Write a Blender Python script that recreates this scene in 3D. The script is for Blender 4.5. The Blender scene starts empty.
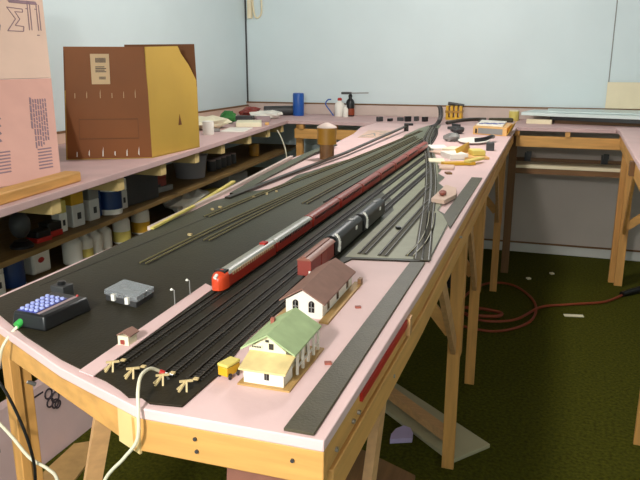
import bpy, bmesh, math, random
from mathutils import Vector, Matrix
random.seed(7)
SC = bpy.context.scene
COL = SC.collection

# ------------------------------------------------------------------ materials
def lin(c): return c/12.92 if c <= .04045 else ((c+.055)/1.055)**2.4
def hx(s):
    s = s.lstrip('#'); return tuple(lin(int(s[i:i+2], 16)/255) for i in (0, 2, 4))
def mat(name, color, rough=.6, var=.12, scale=8, stretch=None, bump=0., bscale=None, metal=0., spec=.5, alpha=1., trans=0.):
    m = bpy.data.materials.new(name); m.use_nodes = True
    nt = m.node_tree; b = nt.nodes['Principled BSDF']
    c = hx(color) if isinstance(color, str) else color
    b.inputs['Roughness'].default_value = rough
    b.inputs['Metallic'].default_value = metal
    b.inputs['Specular IOR Level'].default_value = spec
    b.inputs['Alpha'].default_value = alpha
    b.inputs['Transmission Weight'].default_value = trans
    tc = nt.nodes.new('ShaderNodeTexCoord'); mp = nt.nodes.new('ShaderNodeMapping')
    nt.links.new(tc.outputs['Object'], mp.inputs['Vector'])
    if stretch: mp.inputs['Scale'].default_value = stretch
    n = nt.nodes.new('ShaderNodeTexNoise'); n.inputs['Scale'].default_value = scale; n.inputs['Detail'].default_value = 5
    nt.links.new(mp.outputs['Vector'], n.inputs['Vector'])
    r = nt.nodes.new('ShaderNodeValToRGB')
    r.color_ramp.elements[0].position = .3; r.color_ramp.elements[1].position = .7
    r.color_ramp.elements[0].color = tuple(max(0, x*(1-var)) for x in c)+(1,)
    r.color_ramp.elements[1].color = tuple(min(1, x*(1+var)) for x in c)+(1,)
    nt.links.new(n.outputs['Fac'], r.inputs['Fac']); nt.links.new(r.outputs['Color'], b.inputs['Base Color'])
    if bump:
        n2 = nt.nodes.new('ShaderNodeTexNoise'); n2.inputs['Scale'].default_value = bscale or scale*6
        nt.links.new(mp.outputs['Vector'], n2.inputs['Vector'])
        bp = nt.nodes.new('ShaderNodeBump'); bp.inputs['Strength'].default_value = bump; bp.inputs['Distance'].default_value = .01
        nt.links.new(n2.outputs['Fac'], bp.inputs['Height']); nt.links.new(bp.outputs['Normal'], b.inputs['Normal'])
    return m
M = {}
M['wall'] = mat('blue_wall_paint', 'd6e4e6', .55, .02, 3, bump=.04, bscale=60)
M['panel'] = mat('grey_lower_wall', 'cdc0b6', .7, .04, 3)
M['white'] = mat('white_paint', 'd8d6d0', .6, .05, 5)
M['cream'] = mat('cream_paint', 'ecdfbe', .6, .05, 5)
M['carpet'] = mat('green_carpet', '4a4a10', .95, .4, 60, bump=.8, bscale=220, spec=.1)
M['ceil'] = mat('ceiling_boards', '8f8478', .8, .03, 3)
M['foam'] = mat('pink_foam', 'dfc0be', .6, .05, 6, bump=.03, bscale=80, spec=.3)
M['foamdull'] = mat('dusty_pink_foam', 'cdadab', .65, .07, 6, spec=.3)
M['foampeach'] = mat('peach_pink_foam', 'd3a193', .6, .05, 6, spec=.3)
M['cardshade'] = mat('shaded_cardboard', '84480a', .6, .1, 3)  # carton front in shade, painted as a darker cardboard
M['joist'] = mat('cream_joist', 'd8bc80', .6, .08, 12)
M['strippale'] = mat('beige_strip', 'cdbab0', .6, .06, 8)
M['foamlight'] = mat('pale_pink_foam', 'd8b9a6', .6, .04, 6, spec=.3)
WST = {'x': (2, 22, 22), 'y': (22, 2, 22), 'z': (22, 22, 2)}
for a in 'xyz':
    M['wood'+a] = mat('pine_'+a, 'd39d57', .55, .14, 2.2, WST[a], bump=.05)
    M['woodp'+a] = mat('pale_pine_'+a, 'c99a68', .6, .14, 2.2, WST[a])
    M['woodd'+a] = mat('brown_wood_'+a, '7a5632', .6, .18, 2.2, WST[a])
M['woodz'] = mat('pine_legs', 'd09853', .55, .14, 2.2, WST['z'], bump=.05)
M['shelf'] = mat('brown_shelf_board', '7d6238', .55, .2, 2.2, WST['y'])
M['mat'] = mat('charcoal_roadbed', '282217', .45, .16, 14, bump=.06, bscale=160, spec=.12)
M['strip'] = mat('charcoal_strip', '4b4636', .5, .12, 20, bump=.1, bscale=200, spec=.2)
M['yard'] = mat('grey_green_overlay', '7f7f64', .5, .1, 16, bump=.06, bscale=180, spec=.3)
for k_, w_ in (('mat', 1.0), ('strip', .2), ('yard', 1.0)):   # sheen added to brighten these surfaces at grazing angles
    b_ = M[k_].node_tree.nodes['Principled BSDF']
    b_.inputs['Sheen Weight'].default_value = w_; b_.inputs['Sheen Roughness'].default_value = .2; b_.inputs['Sheen Tint'].default_value = (.86, .92, .68, 1)
M['rail'] = mat('weathered_rail', '332b20', .4, .15, 30)
M['railbright'] = mat('brassy_rail', '8d8458', .4, .12, 30)
M['tie'] = mat('dark_sleeper', '26221d', .6, .2, 60)
M['stopwood'] = mat('stop_timber', 'c3ad7d', .6, .15, 40)
M['red'] = mat('train_red', 'b8301c', .35, .08, 12)
M['redroof'] = mat('train_roof_maroon', '8e3322', .4, .1, 12)
M['nose'] = mat('nose_orange_red', 'd84a26', .35, .06, 12)
M['silver'] = mat('silver_roof', '9c9d94', .4, .06, 20)
M['black'] = mat('black_plastic', '141416', .35, .2, 10)
M['darkgrey'] = mat('dark_grey_plastic', '3b3b3c', .5, .15, 10)
M['grey'] = mat('grey_plastic', '8b8b88', .5, .1, 10)
M['maroon'] = mat('boxcar_maroon', '8d3a30', .5, .12, 20)
M['maroonroof'] = mat('boxcar_roof', '93604f', .5, .12, 20)
M['pane'] = mat('dark_window', '2d2a28', .25, .05, 8)
M['housewhite'] = mat('model_house_white', 'ece6d8', .6, .03, 20)
M['housecream'] = mat('model_house_cream', 'e9dfbe', .6, .04, 20)
M['brownroof'] = mat('model_roof_brown', '8a6557', .7, .1, 40)
M['greenroof'] = mat('model_roof_green', 'a3b887', .7, .12, 30)
M['tanroof'] = mat('model_roof_tan', 'ddc68c', .7, .15, 40)
M['tan'] = mat('tan_board', 'b8935a', .65, .12, 20)
M['brick'] = mat('brick_red', '9b5546', .7, .15, 60)
M['yellow'] = mat('yellow_paint', 'd8a622', .5, .08, 20)
M['yellowpale'] = mat('pale_yellow', 'dccb6c', .6, .1, 20)
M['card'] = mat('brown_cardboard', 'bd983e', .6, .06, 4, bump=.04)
M['carddark'] = mat('cardboard_shade_and_print', '6e3f14', .7, .08, 4)  # shade inside the flaps painted as darker card; also used for print
M['paper'] = mat('paper_white', 'efece2', .65, .03, 10)
M['papercream'] = mat('paper_cream', 'ebe4c6', .65, .06, 10)
M['stick'] = mat('label_sticker', 'd2b48a', .6, .05, 10)
M['print'] = mat('grey_print', '8a6f78', .7, .1, 30)
M['printdark'] = mat('dark_print', '3c3036', .7, .1, 30)
M['blue'] = mat('blue_plastic', '1f56a8', .3, .08, 8)
M['navy'] = mat('navy_label', '1c3a6e', .4, .1, 8)
M['key'] = mat('pale_blue_key', 'a9b4ea', .4, .05, 8)
M['keypad'] = mat('blue_violet_keypad', '4a4f9a', .4, .1, 8)
M['pinkish'] = mat('pink_grey_panel', 'a08a8c', .5, .1, 8)
M['green'] = mat('green_plastic', '3fae50', .4, .1, 8)
M['greenbag'] = mat('green_wrapper', '2f7a34', .5, .15, 10)
M['cordwhite'] = mat('white_cord', 'dcd6bc', .5, .04, 10)
M['orange'] = mat('orange_cord', '8e3c1c', .55, .08, 10)
M['orangeP'] = mat('orange_card', 'dcae6c', .6, .1, 10)
M['amber'] = mat('amber_tin', 'a97a24', .4, .1, 10)
M['redP'] = mat('red_plastic', 'b8261e', .4, .08, 10)
M['lav'] = mat('lavender_foam', 'c3b2d8', .7, .06, 10)
M['sheet'] = mat('ice_blue_sheet', 'd6e4e2', .5, .03, 4)
M['hard'] = mat('pale_hardboard', 'b3ab8a', .7, .06, 6)
M['clear'] = mat('clear_plastic', 'c9ccd0', .12, .03, 8, trans=.75, spec=.6)
M['steel'] = mat('steel', 'a8a8a8', .3, .05, 20, metal=.8)
M['translucent'] = mat('milky_plastic', 'a9a6ab', .35, .08, 8, trans=.3)

# ------------------------------------------------------------------ mesh tools
class MB:
    def __init__(s): s.v = []; s.f = []
    def add(s, vs, fs):
        o = len(s.v); s.v += [tuple(v) for v in vs]; s.f += [[i+o for i in f] for f in fs]; return s
    def box(s, x0, x1, y0, y1, z0, z1):
        return s.add([(x, y, z) for z in (z0, z1) for y in (y0, y1) for x in (x0, x1)],
                     [[0, 2, 3, 1], [4, 5, 7, 6], [0, 1, 5, 4], [1, 3, 7, 5], [3, 2, 6, 7], [2, 0, 4, 6]])
    def obox(s, c, u, w, d, z0, z1):
        """upright box, base centre c (x, y), long axis angle u (rad), size w along u, d across"""
        cx, cy = c; a = (math.cos(u), math.sin(u)); b = (-a[1], a[0])
        P = [(cx+a[0]*i*w/2+b[0]*j*d/2, cy+a[1]*i*w/2+b[1]*j*d/2) for i, j in ((-1, -1), (1, -1), (1, 1), (-1, 1))]
        return s.prism(P, z0, z1)
    def prism(s, poly, z0, z1):
        n = len(poly)
        return s.add([(x, y, z0) for x, y in poly]+[(x, y, z1) for x, y in poly],
                     [list(range(n))[::-1], list(range(n, 2*n))]+[[i, (i+1) % n, n+(i+1) % n, n+i] for i in range(n)])
    def ext(s, poly, vec):
        n = len(poly); vec = Vector(vec); P = [Vector(p) for p in poly]
        return s.add(P+[p+vec for p in P], [list(range(n))[::-1], list(range(n, 2*n))]+[[i, (i+1) % n, n+(i+1) % n, n+i] for i in range(n)])
    def beam(s, p, q, w, h, side=None):
        """bar from p to q, w along 'side' direction, h across"""
        p = Vector(p); q = Vector(q); d = (q-p).normalized()
        sd = Vector(side) if side else (Vector((0, 0, 1)).cross(d) if abs(d.z) < .95 else Vector((1, 0, 0)))
        sd = (sd-d*sd.dot(d)).normalized(); up = d.cross(sd)
        c = [sd*(w/2*i)+up*(h/2*j) for i, j in ((-1, -1), (1, -1), (1, 1), (-1, 1))]
        return s.ext([p+k for k in c], q-p)
    def tube(s, path, r, n=8):
        P = [Vector(p) for p in path]; rings = []
        pr = None
        for i, p in enumerate(P):
            d = (P[min(i+1, len(P)-1)]-P[max(i-1, 0)]).normalized()
            if pr is None: pr = d.orthogonal().normalized()
            pr = (pr-d*pr.dot(d)).normalized(); b = d.cross(pr)
            rr = r[i] if isinstance(r, (list, tuple)) else r
            rings.append([p+(pr*math.cos(2*math.pi*k/n)+b*math.sin(2*math.pi*k/n))*rr for k in range(n)])
        vs = [v for R in rings for v in R]; fs = []
        for i in range(len(P)-1):
            for k in range(n): fs.append([i*n+k, i*n+(k+1) % n, (i+1)*n+(k+1) % n, (i+1)*n+k])
        fs += [list(range(n))[::-1], [(len(P)-1)*n+k for k in range(n)]]
        return s.add(vs, fs)
    def lathe(s, c, prof, n=20):
        """profile [(r, z)...] around the vertical through c"""
        vs = []; fs = []
        for r, z in prof: vs += [(c[0]+r*math.cos(2*math.pi*k/n), c[1]+r*math.sin(2*math.pi*k/n), c[2]+z) for k in range(n)]
        for i in range(len(prof)-1):
            for k in range(n): fs.append([i*n+k, i*n+(k+1) % n, (i+1)*n+(k+1) % n, (i+1)*n+k])
        fs += [list(range(n))[::-1], [(len(prof)-1)*n+k for k in range(n)]]
        return s.add(vs, fs)
    def blob(s, c, rx, ry, rz, jit=.15, n=10, m=6, seed=0):
        R = random.Random(seed); vs = []; fs = []
        for i in range(m+1):
            th = math.pi*i/m
            for k in range(n):
                j = 1+R.uniform(-jit, jit) if 0 < i < m else 1
                vs.append((c[0]+rx*j*math.sin(th)*math.cos(2*math.pi*k/n), c[1]+ry*j*math.sin(th)*math.sin(2*math.pi*k/n), c[2]+max(-rz, -rz*math.cos(th)*j)))
        for i in range(m):
            for k in range(n): fs.append([i*n+k, i*n+(k+1) % n, (i+1)*n+(k+1) % n, (i+1)*n+k])
        return s.add(vs, fs)
def wloc(o):
    v = Vector((0, 0, 0))
    while o: v += o.location; o = o.parent
    return v
def mk(name, mb, m, parent=None, loc=(0, 0, 0), bevel=0, smooth=True):
    org = wloc(parent) if parent else Vector(loc)
    me = bpy.data.meshes.new(name); me.from_pydata([Vector(v)-org for v in mb.v], [], mb.f)
    bm = bmesh.new(); bm.from_mesh(me)
    bmesh.ops.remove_doubles(bm, verts=bm.verts, dist=1e-6)
    bmesh.ops.recalc_face_normals(bm, faces=bm.faces); bm.to_mesh(me); bm.free()
    if smooth:
        me.polygons.foreach_set('use_smooth', [True]*len(me.polygons)); me.set_sharp_from_angle(angle=math.radians(38))
    me.materials.append(M[m] if isinstance(m, str) else m)
    o = bpy.data.objects.new(name, me); COL.objects.link(o)
    if parent: o.parent = parent
    else: o.location = loc
    if bevel:
        b = o.modifiers.new('bevel', 'BEVEL'); b.width = bevel; b.segments = 2; b.limit_method = 'ANGLE'
    return o
def tag(o, label, cat, group=None):
    o['label'] = label; o['category'] = cat
    if group: o['group'] = group
    return o
def thing(name, label, cat, loc, group=None):
    o = bpy.data.objects.new(name, None); COL.objects.link(o); o.location = loc; o.empty_display_size = .05
    return tag(o, label, cat, group)
def struct(name, mb, m, **k):
    o = mk(name, mb, m, **k); o['kind'] = 'structure'; return o
def dup(root, loc, label, group=None):
    r = root.copy(); COL.objects.link(r); r.location = loc; r['label'] = label
    if group: r['group'] = group
    for ch in list(root.children):
        c = ch.copy(); COL.objects.link(c); c.parent = r
        for g in list(ch.children):
            d = g.copy(); COL.objects.link(d); d.parent = c
    return r
def single(name, mb, m, label, cat, loc, group=None, **k):
    return tag(mk(name, mb, m, loc=loc, **k), label, cat, group)
def spline(pts, n=8):
    P = [Vector(p) for p in pts]; out = []
    for i in range(len(P)-1):
        a, b, c, d = P[max(i-1, 0)], P[i], P[i+1], P[min(i+2, len(P)-1)]
        for k in range(n):
            t = k/n
            out.append(.5*((2*b)+(c-a)*t+(2*a-5*b+4*c-d)*t*t+(3*b-a-3*c+d)*t**3))
    return out+[P[-1]]

# ------------------------------------------------------------------ setting
YB, XL, XR, YF, ZC = 6.4, -2.88, 2.3, -1.6, 3.1
struct('floor', MB().box(XL-.1, XR+.1, YF-.1, YB+.1, -.1, 0), 'carpet')
struct('ceiling', MB().box(XL-.1, XR+.1, YF-.1, YB+.1, ZC, ZC+.1), 'ceil')
struct('wall_back', MB().box(XL-.1, XR+.1, YB, YB+.1, 0, ZC), 'wall')
struct('wall_left', MB().box(XL-.1, XL, YF, YB, 0, ZC), 'wall')
struct('wall_right', MB().box(XR, XR+.1, YF, YB, 0, ZC), 'wall')
struct('wall_front', MB().box(XL-.1, XR+.1, YF-.1, YF, 0, ZC), 'wall')
struct('trim_1', MB().box(-1.6, XR, YB-.012, YB, .09, 1.16), 'panel')
struct('baseboard_back', MB().box(-1.6, XR, YB-.02, YB, 0, .085), 'white', bevel=.004)
struct('trim_2', MB().box(-1.6, XR, YB-.024, YB, .085, .1), 'wooddx')
struct('trim_3', MB().box(XL, XL+.012, YB-.012, YB, 1.3, ZC), 'darkgrey')
struct('trim_4', MB().box(.468, .476, YB-.004, YB, 1.32, ZC), 'grey')
struct('trim_5', MB().box(XL, XR, YB-.025, YB, 1.22, 1.315), 'strippale')
struct('trim_6', MB().box(XL, XR, YB-.028, YB, 1.315, 1.327), 'wooddx')
struct('trim_7', MB().box(XL, XL+.02, 1.2, YB-.03, 1.22, 1.285), 'foamlight')
struct('trim_8', MB().box(XL, XL+.024, 1.2, YB-.03, 1.285, 1.297), 'wooddy')

# ------------------------------------------------------------------ train table (peninsula)
T = 1.22
tb = thing('train_table', 'long pine table topped with pink foam and charcoal roadbed, carrying the model tracks', 'table', (-.7, 3, 0))
foam_poly = [(-.2535, .785), (-.43, .785), (-.548, .785), (-.746, .862), (-.99, .985), (-1.115, 1.06), (-1.122, 1.6), (-1.14, 2.0), (-1.18, 2.5), (-1.275, 3.44),
             (-1.255, 4.1), (-1.30, 4.7), (-1.38, 5.2), (-1.36, 5.595), (-.222, 5.595), (-.238, 2.44), (-.2405, 1.5)]
mk('foam_top', MB().prism(foam_poly, 1.202, T), 'foam', tb, bevel=.002)
mat_poly = [(-.482, .806), (-.533, .799), (-.556, .812), (-.575, .806), (-.60, .822), (-.64, .842), (-.664, .85), (-.763, .888), (-.90, .955), (-1.022, 1.026), (-1.098, 1.075),
            (-1.10, 1.32), (-1.115, 1.63), (-1.125, 1.99), (-1.14, 2.2), (-1.10, 2.40), (-1.03, 2.5), (-1.03, 2.64), (-1.05, 2.85), (-1.03, 2.95), (-1.01, 3.12), (-.99, 3.3), (-.955, 3.5), (-.93, 3.72),
            (-.92, 4.0), (-.895, 4.36), (-.93, 4.7), (-.92, 5.2), (-.89, 5.5), (-.80, 5.5), (-.76, 5.0), (-.72, 4.55), (-.685, 4.45), (-.68, 4.25), (-.64, 4.15), (-.635, 3.98), (-.60, 3.9), (-.565, 3.72),
            (-.545, 3.62), (-.50, 3.52), (-.50, 3.38), (-.455, 3.25), (-.455, 3.1), (-.41, 3.0), (-.415, 2.85), (-.375, 2.75), (-.37, 2.58), (-.335, 2.45), (-.33, 2.3), (-.272, 2.2),
            (-.258, 1.68), (-.30, 1.664), (-.452, 1.636), (-.485, 1.5), (-.49, 1.236), (-.497, 1.08), (-.478, .93)]
roadbed = mk('roadbed_mat', MB().prism(mat_poly, T, T+.004), 'mat', tb, bevel=.001)
ZM = T+.004
yp = [(-.474, 1.646), (-.262, 1.69), (-.275, 2.16), (-.335, 2.3), (-.34, 2.45), (-.375, 2.58), (-.415, 2.8), (-.455, 3.1), (-.505, 3.4), (-.55, 3.62), (-.605, 3.92), (-.63, 4.1), (-.635, 3.4), (-.632, 2.75), (-.585, 2.55), (-.53, 2.45), (-.475, 2.25)]  # thin overlay added to lighten the mat in the far yard
mk('pale_yard_overlay', MB().prism(yp, ZM-.001, ZM+.0004), 'yard', tb)['label'] = 'lighter grey-green overlay on the mat under the yard tracks'
# pink gap between the two mat halves
mk('foam_gap', MB().prism([(-.702, .856), (-.667, .846), (-.684, 1.31), (-.716, 1.33)], ZM-.001, ZM+.0012), 'foam', tb)
mk('mat_seam', MB().prism([(-1.07, 1.2), (-1.068, 1.2), (-1.03, 1.95), (-1.033, 1.95)], ZM-.001, ZM+.0006), 'tie', tb)
# rails of the frame
mk('end_beam', MB().box(-.56, -.2545, .787, .806, 1.146, 1.202), 'woodx', tb, bevel=.002)
mk('corner_beam', MB().beam((-.549, .797, 1.174), (-1.14, 1.08, 1.174), .019, .056), 'woodx', tb, bevel=.002)
mk('splice_plate', MB().beam((-.545, .7855, 1.172), (-.595, .806, 1.174), .004, .06), 'joist', tb)  # paler wood colour stands for bright light on the joint
mk('side_rail', MB().prism([(-.2555, .807), (-.243, 1.5), (-.243, 5.58), (-.262, 5.58), (-.262, 1.5), (-.274, .807)], 1.156, 1.202), 'woody', tb, bevel=.002)
mk('side_rail', MB().prism([(-.2505, .82), (-.2385, 1.5), (-.238, 5.58), (-.257, 5.58), (-.257, 1.5), (-.2695, .82)], 1.098, 1.153), 'woody', tb, bevel=.002)
mk('side_rail', MB().prism([(-1.115, 1.09), (-1.255, 3.4), (-1.24, 4.1), (-1.36, 5.2), (-1.34, 5.2), (-1.22, 4.1), (-1.235, 3.4), (-1.095, 1.09)], 1.12, 1.196), 'woody', tb)
for y in (1.3, 2.0, 2.7, 3.4, 4.2, 5.0): mk('cross_beam', MB().box(-1.05-.03*y, -.262, y, y+.02, 1.12, 1.196), 'woodx', tb)
mk('red_strip', MB().ext([(-.2535, .97, 1.186), (-.2475, .97, 1.186), (-.2475, .97, 1.2015), (-.2535, .97, 1.2015)], (.0065, .34, 0)), 'redP', tb)['label'] = 'red strip between foam and side rail'
mk('side_chip', MB().box(-.2455, -.236, 1.311, 1.335, 1.165, 1.204), 'woodpz', tb)
for y, z in ((.845, 1.172), (.93, 1.172), (.96, 1.172), (.88, 1.125), (1.2, 1.125), (2.2, 1.16)):
    xs = -.2535+.018*min(1, max(0, (y-.8)/.7))
    mk('screw_head', MB().tube([(xs-.012, y, z), (xs+.0015, y, z)], .004, 8), 'steel', tb)
for x, z in ((-.452, 1.185), (-.45, 1.165), (-.30, 1.18)):
    mk('screw_head', MB().tube([(x, .79, z), (x, .784, z)], .003, 8), 'darkgrey', tb)
def leg(x, y, w=.055, d=.085, sgn=1):
    m = MB().box(x-w/2, x+w/2, y, y+.02, 0, 1.15)
    m.box(x+sgn*w/2-sgn*.018, x+sgn*w/2, y+.02, y+d, .52, 1.15)
    return mk('leg', m, 'woodz', tb, bevel=.002)
for y in (2.655, 3.5, 5.14):
    x = -.292
    leg(x, y, .052)
    mk('knee_brace', MB().beam((x, y-.62, 1.13), (x, y+.005, .57), .019, .06, (1, 0, 0)), 'woodpy', tb)
    mk('knee_brace', MB().beam((x-.02, y+.04, .62), (x-.45, y+.04, 1.14), .019, .05, (0, 1, 0)), 'woodx', tb)
    leg(-1.1 - (.05 if y > 3 else 0) - (.1 if y > 5 else 0), y, .055, sgn=-1)
leg(-.30, .86, .05); mk('knee_brace', MB().beam((-.282, 1.30, 1.13), (-.282, .90, .43), .019, .05, (1, 0, 0)), 'woodpy', tb)
mk('leg', MB().beam((-1.073, 1.09, 0), (-1.073, 1.09, 1.15), .042, .022, (1, -.45, 0)).beam((-1.06, 1.108, 0), (-1.06, 1.108, 1.12), .02, .03, (1, -.45, 0)), 'woodz', tb, bevel=.002)
mk('knee_brace', MB().beam((-.685, .895, 1.15), (-.86, .955, .62), .03, .02, (.6, .5, 0)), 'woodpx', tb)
mk('clamp', MB().tube([(-1.075, 1.1, 1.025), (-1.05, 1.11, 1.03), (-1.04, 1.12, 1.02)], .005, 8), 'steel', tb)

# far strip of sub-roadbed lying along the west edge and the raised lath
def track(name_label, pts, group='bare model tracks', raili='rail', z=ZM, tiem='tie', n=6):
    P = spline([(x, y, z) for x, y in pts], n) if len(pts) > 2 else [Vector((x, y, z)) for x, y in pts]
    t = thing('model_track', name_label, 'track', P[0], group)
    L = [0]
    for i in range(1, len(P)): L.append(L[-1]+(P[i]-P[i-1]).length)
    def at(s):
        for i in range(1, len(P)):
            if s <= L[i] or i == len(P)-1:
                d = (P[i]-P[i-1]).normalized(); return P[i-1]+d*(s-L[i-1]), d
    mb = MB(); s = .004
    while s < L[-1]:
        p, d = at(s); nn = Vector((-d.y, d.x, 0))
        mb.beam(p-nn*.0145+Vector((0, 0, .001)), p+nn*.0145+Vector((0, 0, .001)), .0035, .002, d); s += .009
    mk('sleepers', mb, tiem, t, smooth=False)
    for sg in (-1, 1):
        Q = []
        for i, p in enumerate(P):
            d = (P[min(i+1, len(P)-1)]-P[max(i-1, 0)]).normalized(); nn = Vector((-d.y, d.x, 0)); Q.append(p+nn*sg*.0083+Vector((0, 0, .0035)))
        mr = MB()
        for a, b in zip(Q, Q[1:]): mr.beam(a, b, .0022, .0036)
        mk('rail', mr, raili, t, smooth=False)
    return t
track('model track carrying the long red passenger train', [(-.655, .885), (-.66, 2.4), (-.662, 3.9), (-.72, 4.7), (-.80, 5.25)])
track('bare model track immediately right of the red train, ending at the second timber stop', [(-.606, .885), (-.606, 3.82)])
track('bare model track ending at the timber stop with the red clip', [(-.553, .885), (-.553, 3.5)])
track('model track under the two black locomotives and the maroon boxcar', [(-.506, .885), (-.507, 1.8), (-.505, 3.2)])
track('short model track starting beside the foam at the black locomotives, left of the two', [(-.437, 1.68), (-.437, 2.8)], tiem='strip')
track('short model track starting at the foam edge, nearest to the diagonal track', [(-.382, 1.68), (-.383, 2.46)], tiem='strip')
track('short curved brassy track joining the diagonal track at its near end', [(-.312, 1.7), (-.305, 1.85), (-.318, 2.05), (-.345, 2.25)], raili='railbright')
track('diagonal model track across the yard where all the other tracks meet', [(-.268, 1.675), (-.345, 2.22), (-.43, 2.82), (-.55, 3.52), (-.72, 4.45), (-.83, 5.4)], raili='grey', tiem='strip')
track('second diagonal model track hugging the jagged mat edge', [(-.286, 1.68), (-.362, 2.22), (-.452, 2.82), (-.572, 3.52), (-.745, 4.45), (-.855, 5.4)], raili='grey', tiem='strip')
track('brassy model track farthest left on the mat, beginning beyond the mat seam', [(-1.035, 1.95), (-1.02, 2.4), (-.96, 3.2), (-.91, 4.1), (-.87, 5.0)], raili='railbright')
track('brassy model track on the left half that begins nearest the camera', [(-.939, 1.42), (-.937, 1.85), (-.915, 2.37), (-.87, 3.4), (-.84, 4.6)], raili='railbright')
track('brassy model track beginning just right of and beyond the nearest left one', [(-.893, 1.675), (-.885, 2.3), (-.84, 3.4), (-.81, 4.5)], raili='railbright')
track('bare model track between the brassy tracks and the red train', [(-.80, 2.25), (-.79, 2.9), (-.765, 3.6), (-.77, 4.5)], raili='railbright')
track('dull model track next to the left side of the red train', [(-.735, 2.3), (-.72, 3.2), (-.715, 3.9), (-.76, 4.6)])
# timber stops
def stop(x, y, label):
    t = thing('track_bumper', label, 'track bumper', (x, y, ZM), 'timber track bumpers at the table end')
    mk('post', MB().beam((x-.006, y-.010, ZM), (x+.001, y+.001, ZM+.0145), .0028, .0028), 'stopwood', t)
    mk('post', MB().beam((x+.006, y-.006, ZM), (x+.002, y+.002, ZM+.0145), .0028, .0028), 'stopwood', t)
    mk('strut', MB().beam((x-.012, y-.004, ZM+.001), (x+.001, y+.004, ZM+.0135), .0028, .0028), 'stopwood', t)
    mk('crossbeam', MB().beam((x-.008, y-.003, ZM+.0145), (x+.010, y+.008, ZM+.0145), .0032, .0032), 'stopwood', t)
    mk('footing', MB().box(x+.002, x+.010, y+.022, y+.028, ZM+.007, ZM+.010), 'stopwood', t)
stop(-.652, .875, 'pale timber track bumper nearest the pink strip in the mat')
stop(-.606, .864, 'pale timber track bumper second from the pink strip')
stop(-.548, .858, 'pale timber track bumper gripped by the red clip on the white cord')
stop(-.502, .851, 'pale timber track bumper closest to the yellow wagon')

# dark strips on the foam
single('roadbed_strip', MB().prism([(-.315, .792), (-.27, .792), (-.266, 1.661), (-.303, 1.652)], T, T+.005), 'strip', 'long dark grey strip on the pink foam right of the model depots', 'roadbed strip', (-.29, 1.2, T), 'flat dark strips along the table edge', bevel=.001)
single('roadbed_strip', MB().prism([(-.302, 2.22), (-.256, 2.05), (-.25, 3.03), (-.296, 3.03)], T, T+.005), 'strip', 'dark grey strip on the foam beyond the diagonal tracks near the paper scraps', 'roadbed strip', (-.28, 2.5, T), 'flat dark strips along the table edge', bevel=.001)
# lath strips at the far left of the table
t = thing('wood_lath', 'thin dark lath rising along the left edge of the yard to a small post', 'wood strip', (-1.1, 2.3, T))
mk('strip', MB().beam((-1.105, 2.25, T+.008), (-1.085, 2.75, T+.009), .022, .008).beam((-1.085, 2.75, T+.009), (-1.02, 3.55, T+.02), .022, .008).beam((-1.02, 3.55, T+.02), (-.985, 5.0, T+.035), .022, .008), 'rail', t)
mk('post', MB().box(-.995, -.965, 4.99, 5.01, T, T+.05), 'tie', t)
single('foam_strip', MB().beam((-1.125, 1.75, T+.006), (-1.17, 2.35, T+.006), .014, .012).beam((-1.17, 2.35, T+.006), (-1.262, 3.35, T+.012), .016, .012), 'strippale', 'thin dusty strip along the left edge of the train table', 'foam strip', (-1.15, 2, T))
single('roadbed_strip', MB().beam((-1.12, 2.35, T+.004), (-1.165, 2.75, T+.005), .045, .007).beam((-1.165, 2.75, T+.005), (-1.215, 3.5, T+.012), .045, .007).beam((-1.215, 3.5, T+.012), (-1.20, 3.9, T+.015), .045, .007), 'mat', 'grey roadbed strip running to the yellow tin at the table edge', 'roadbed strip', (-1.2, 3, T), 'flat dark strips along the table edge')
single('wood_stick', MB().beam((-1.11, 1.74, T+.01), (-1.135, 2.05, T+.016), .012, .006), 'yellowpale', 'yellowish stick lying along the left table edge by the white bottles', 'stick', (-1.12, 1.8, T))
single('wood_stick', MB().beam((-1.155, 2.10, T+.006), (-1.225, 2.56, T+.012), .016, .008), 'yellowpale', 'pale stick jutting out past the left table edge over the lower shelf', 'stick', (-1.15, 2.06, T))

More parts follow.
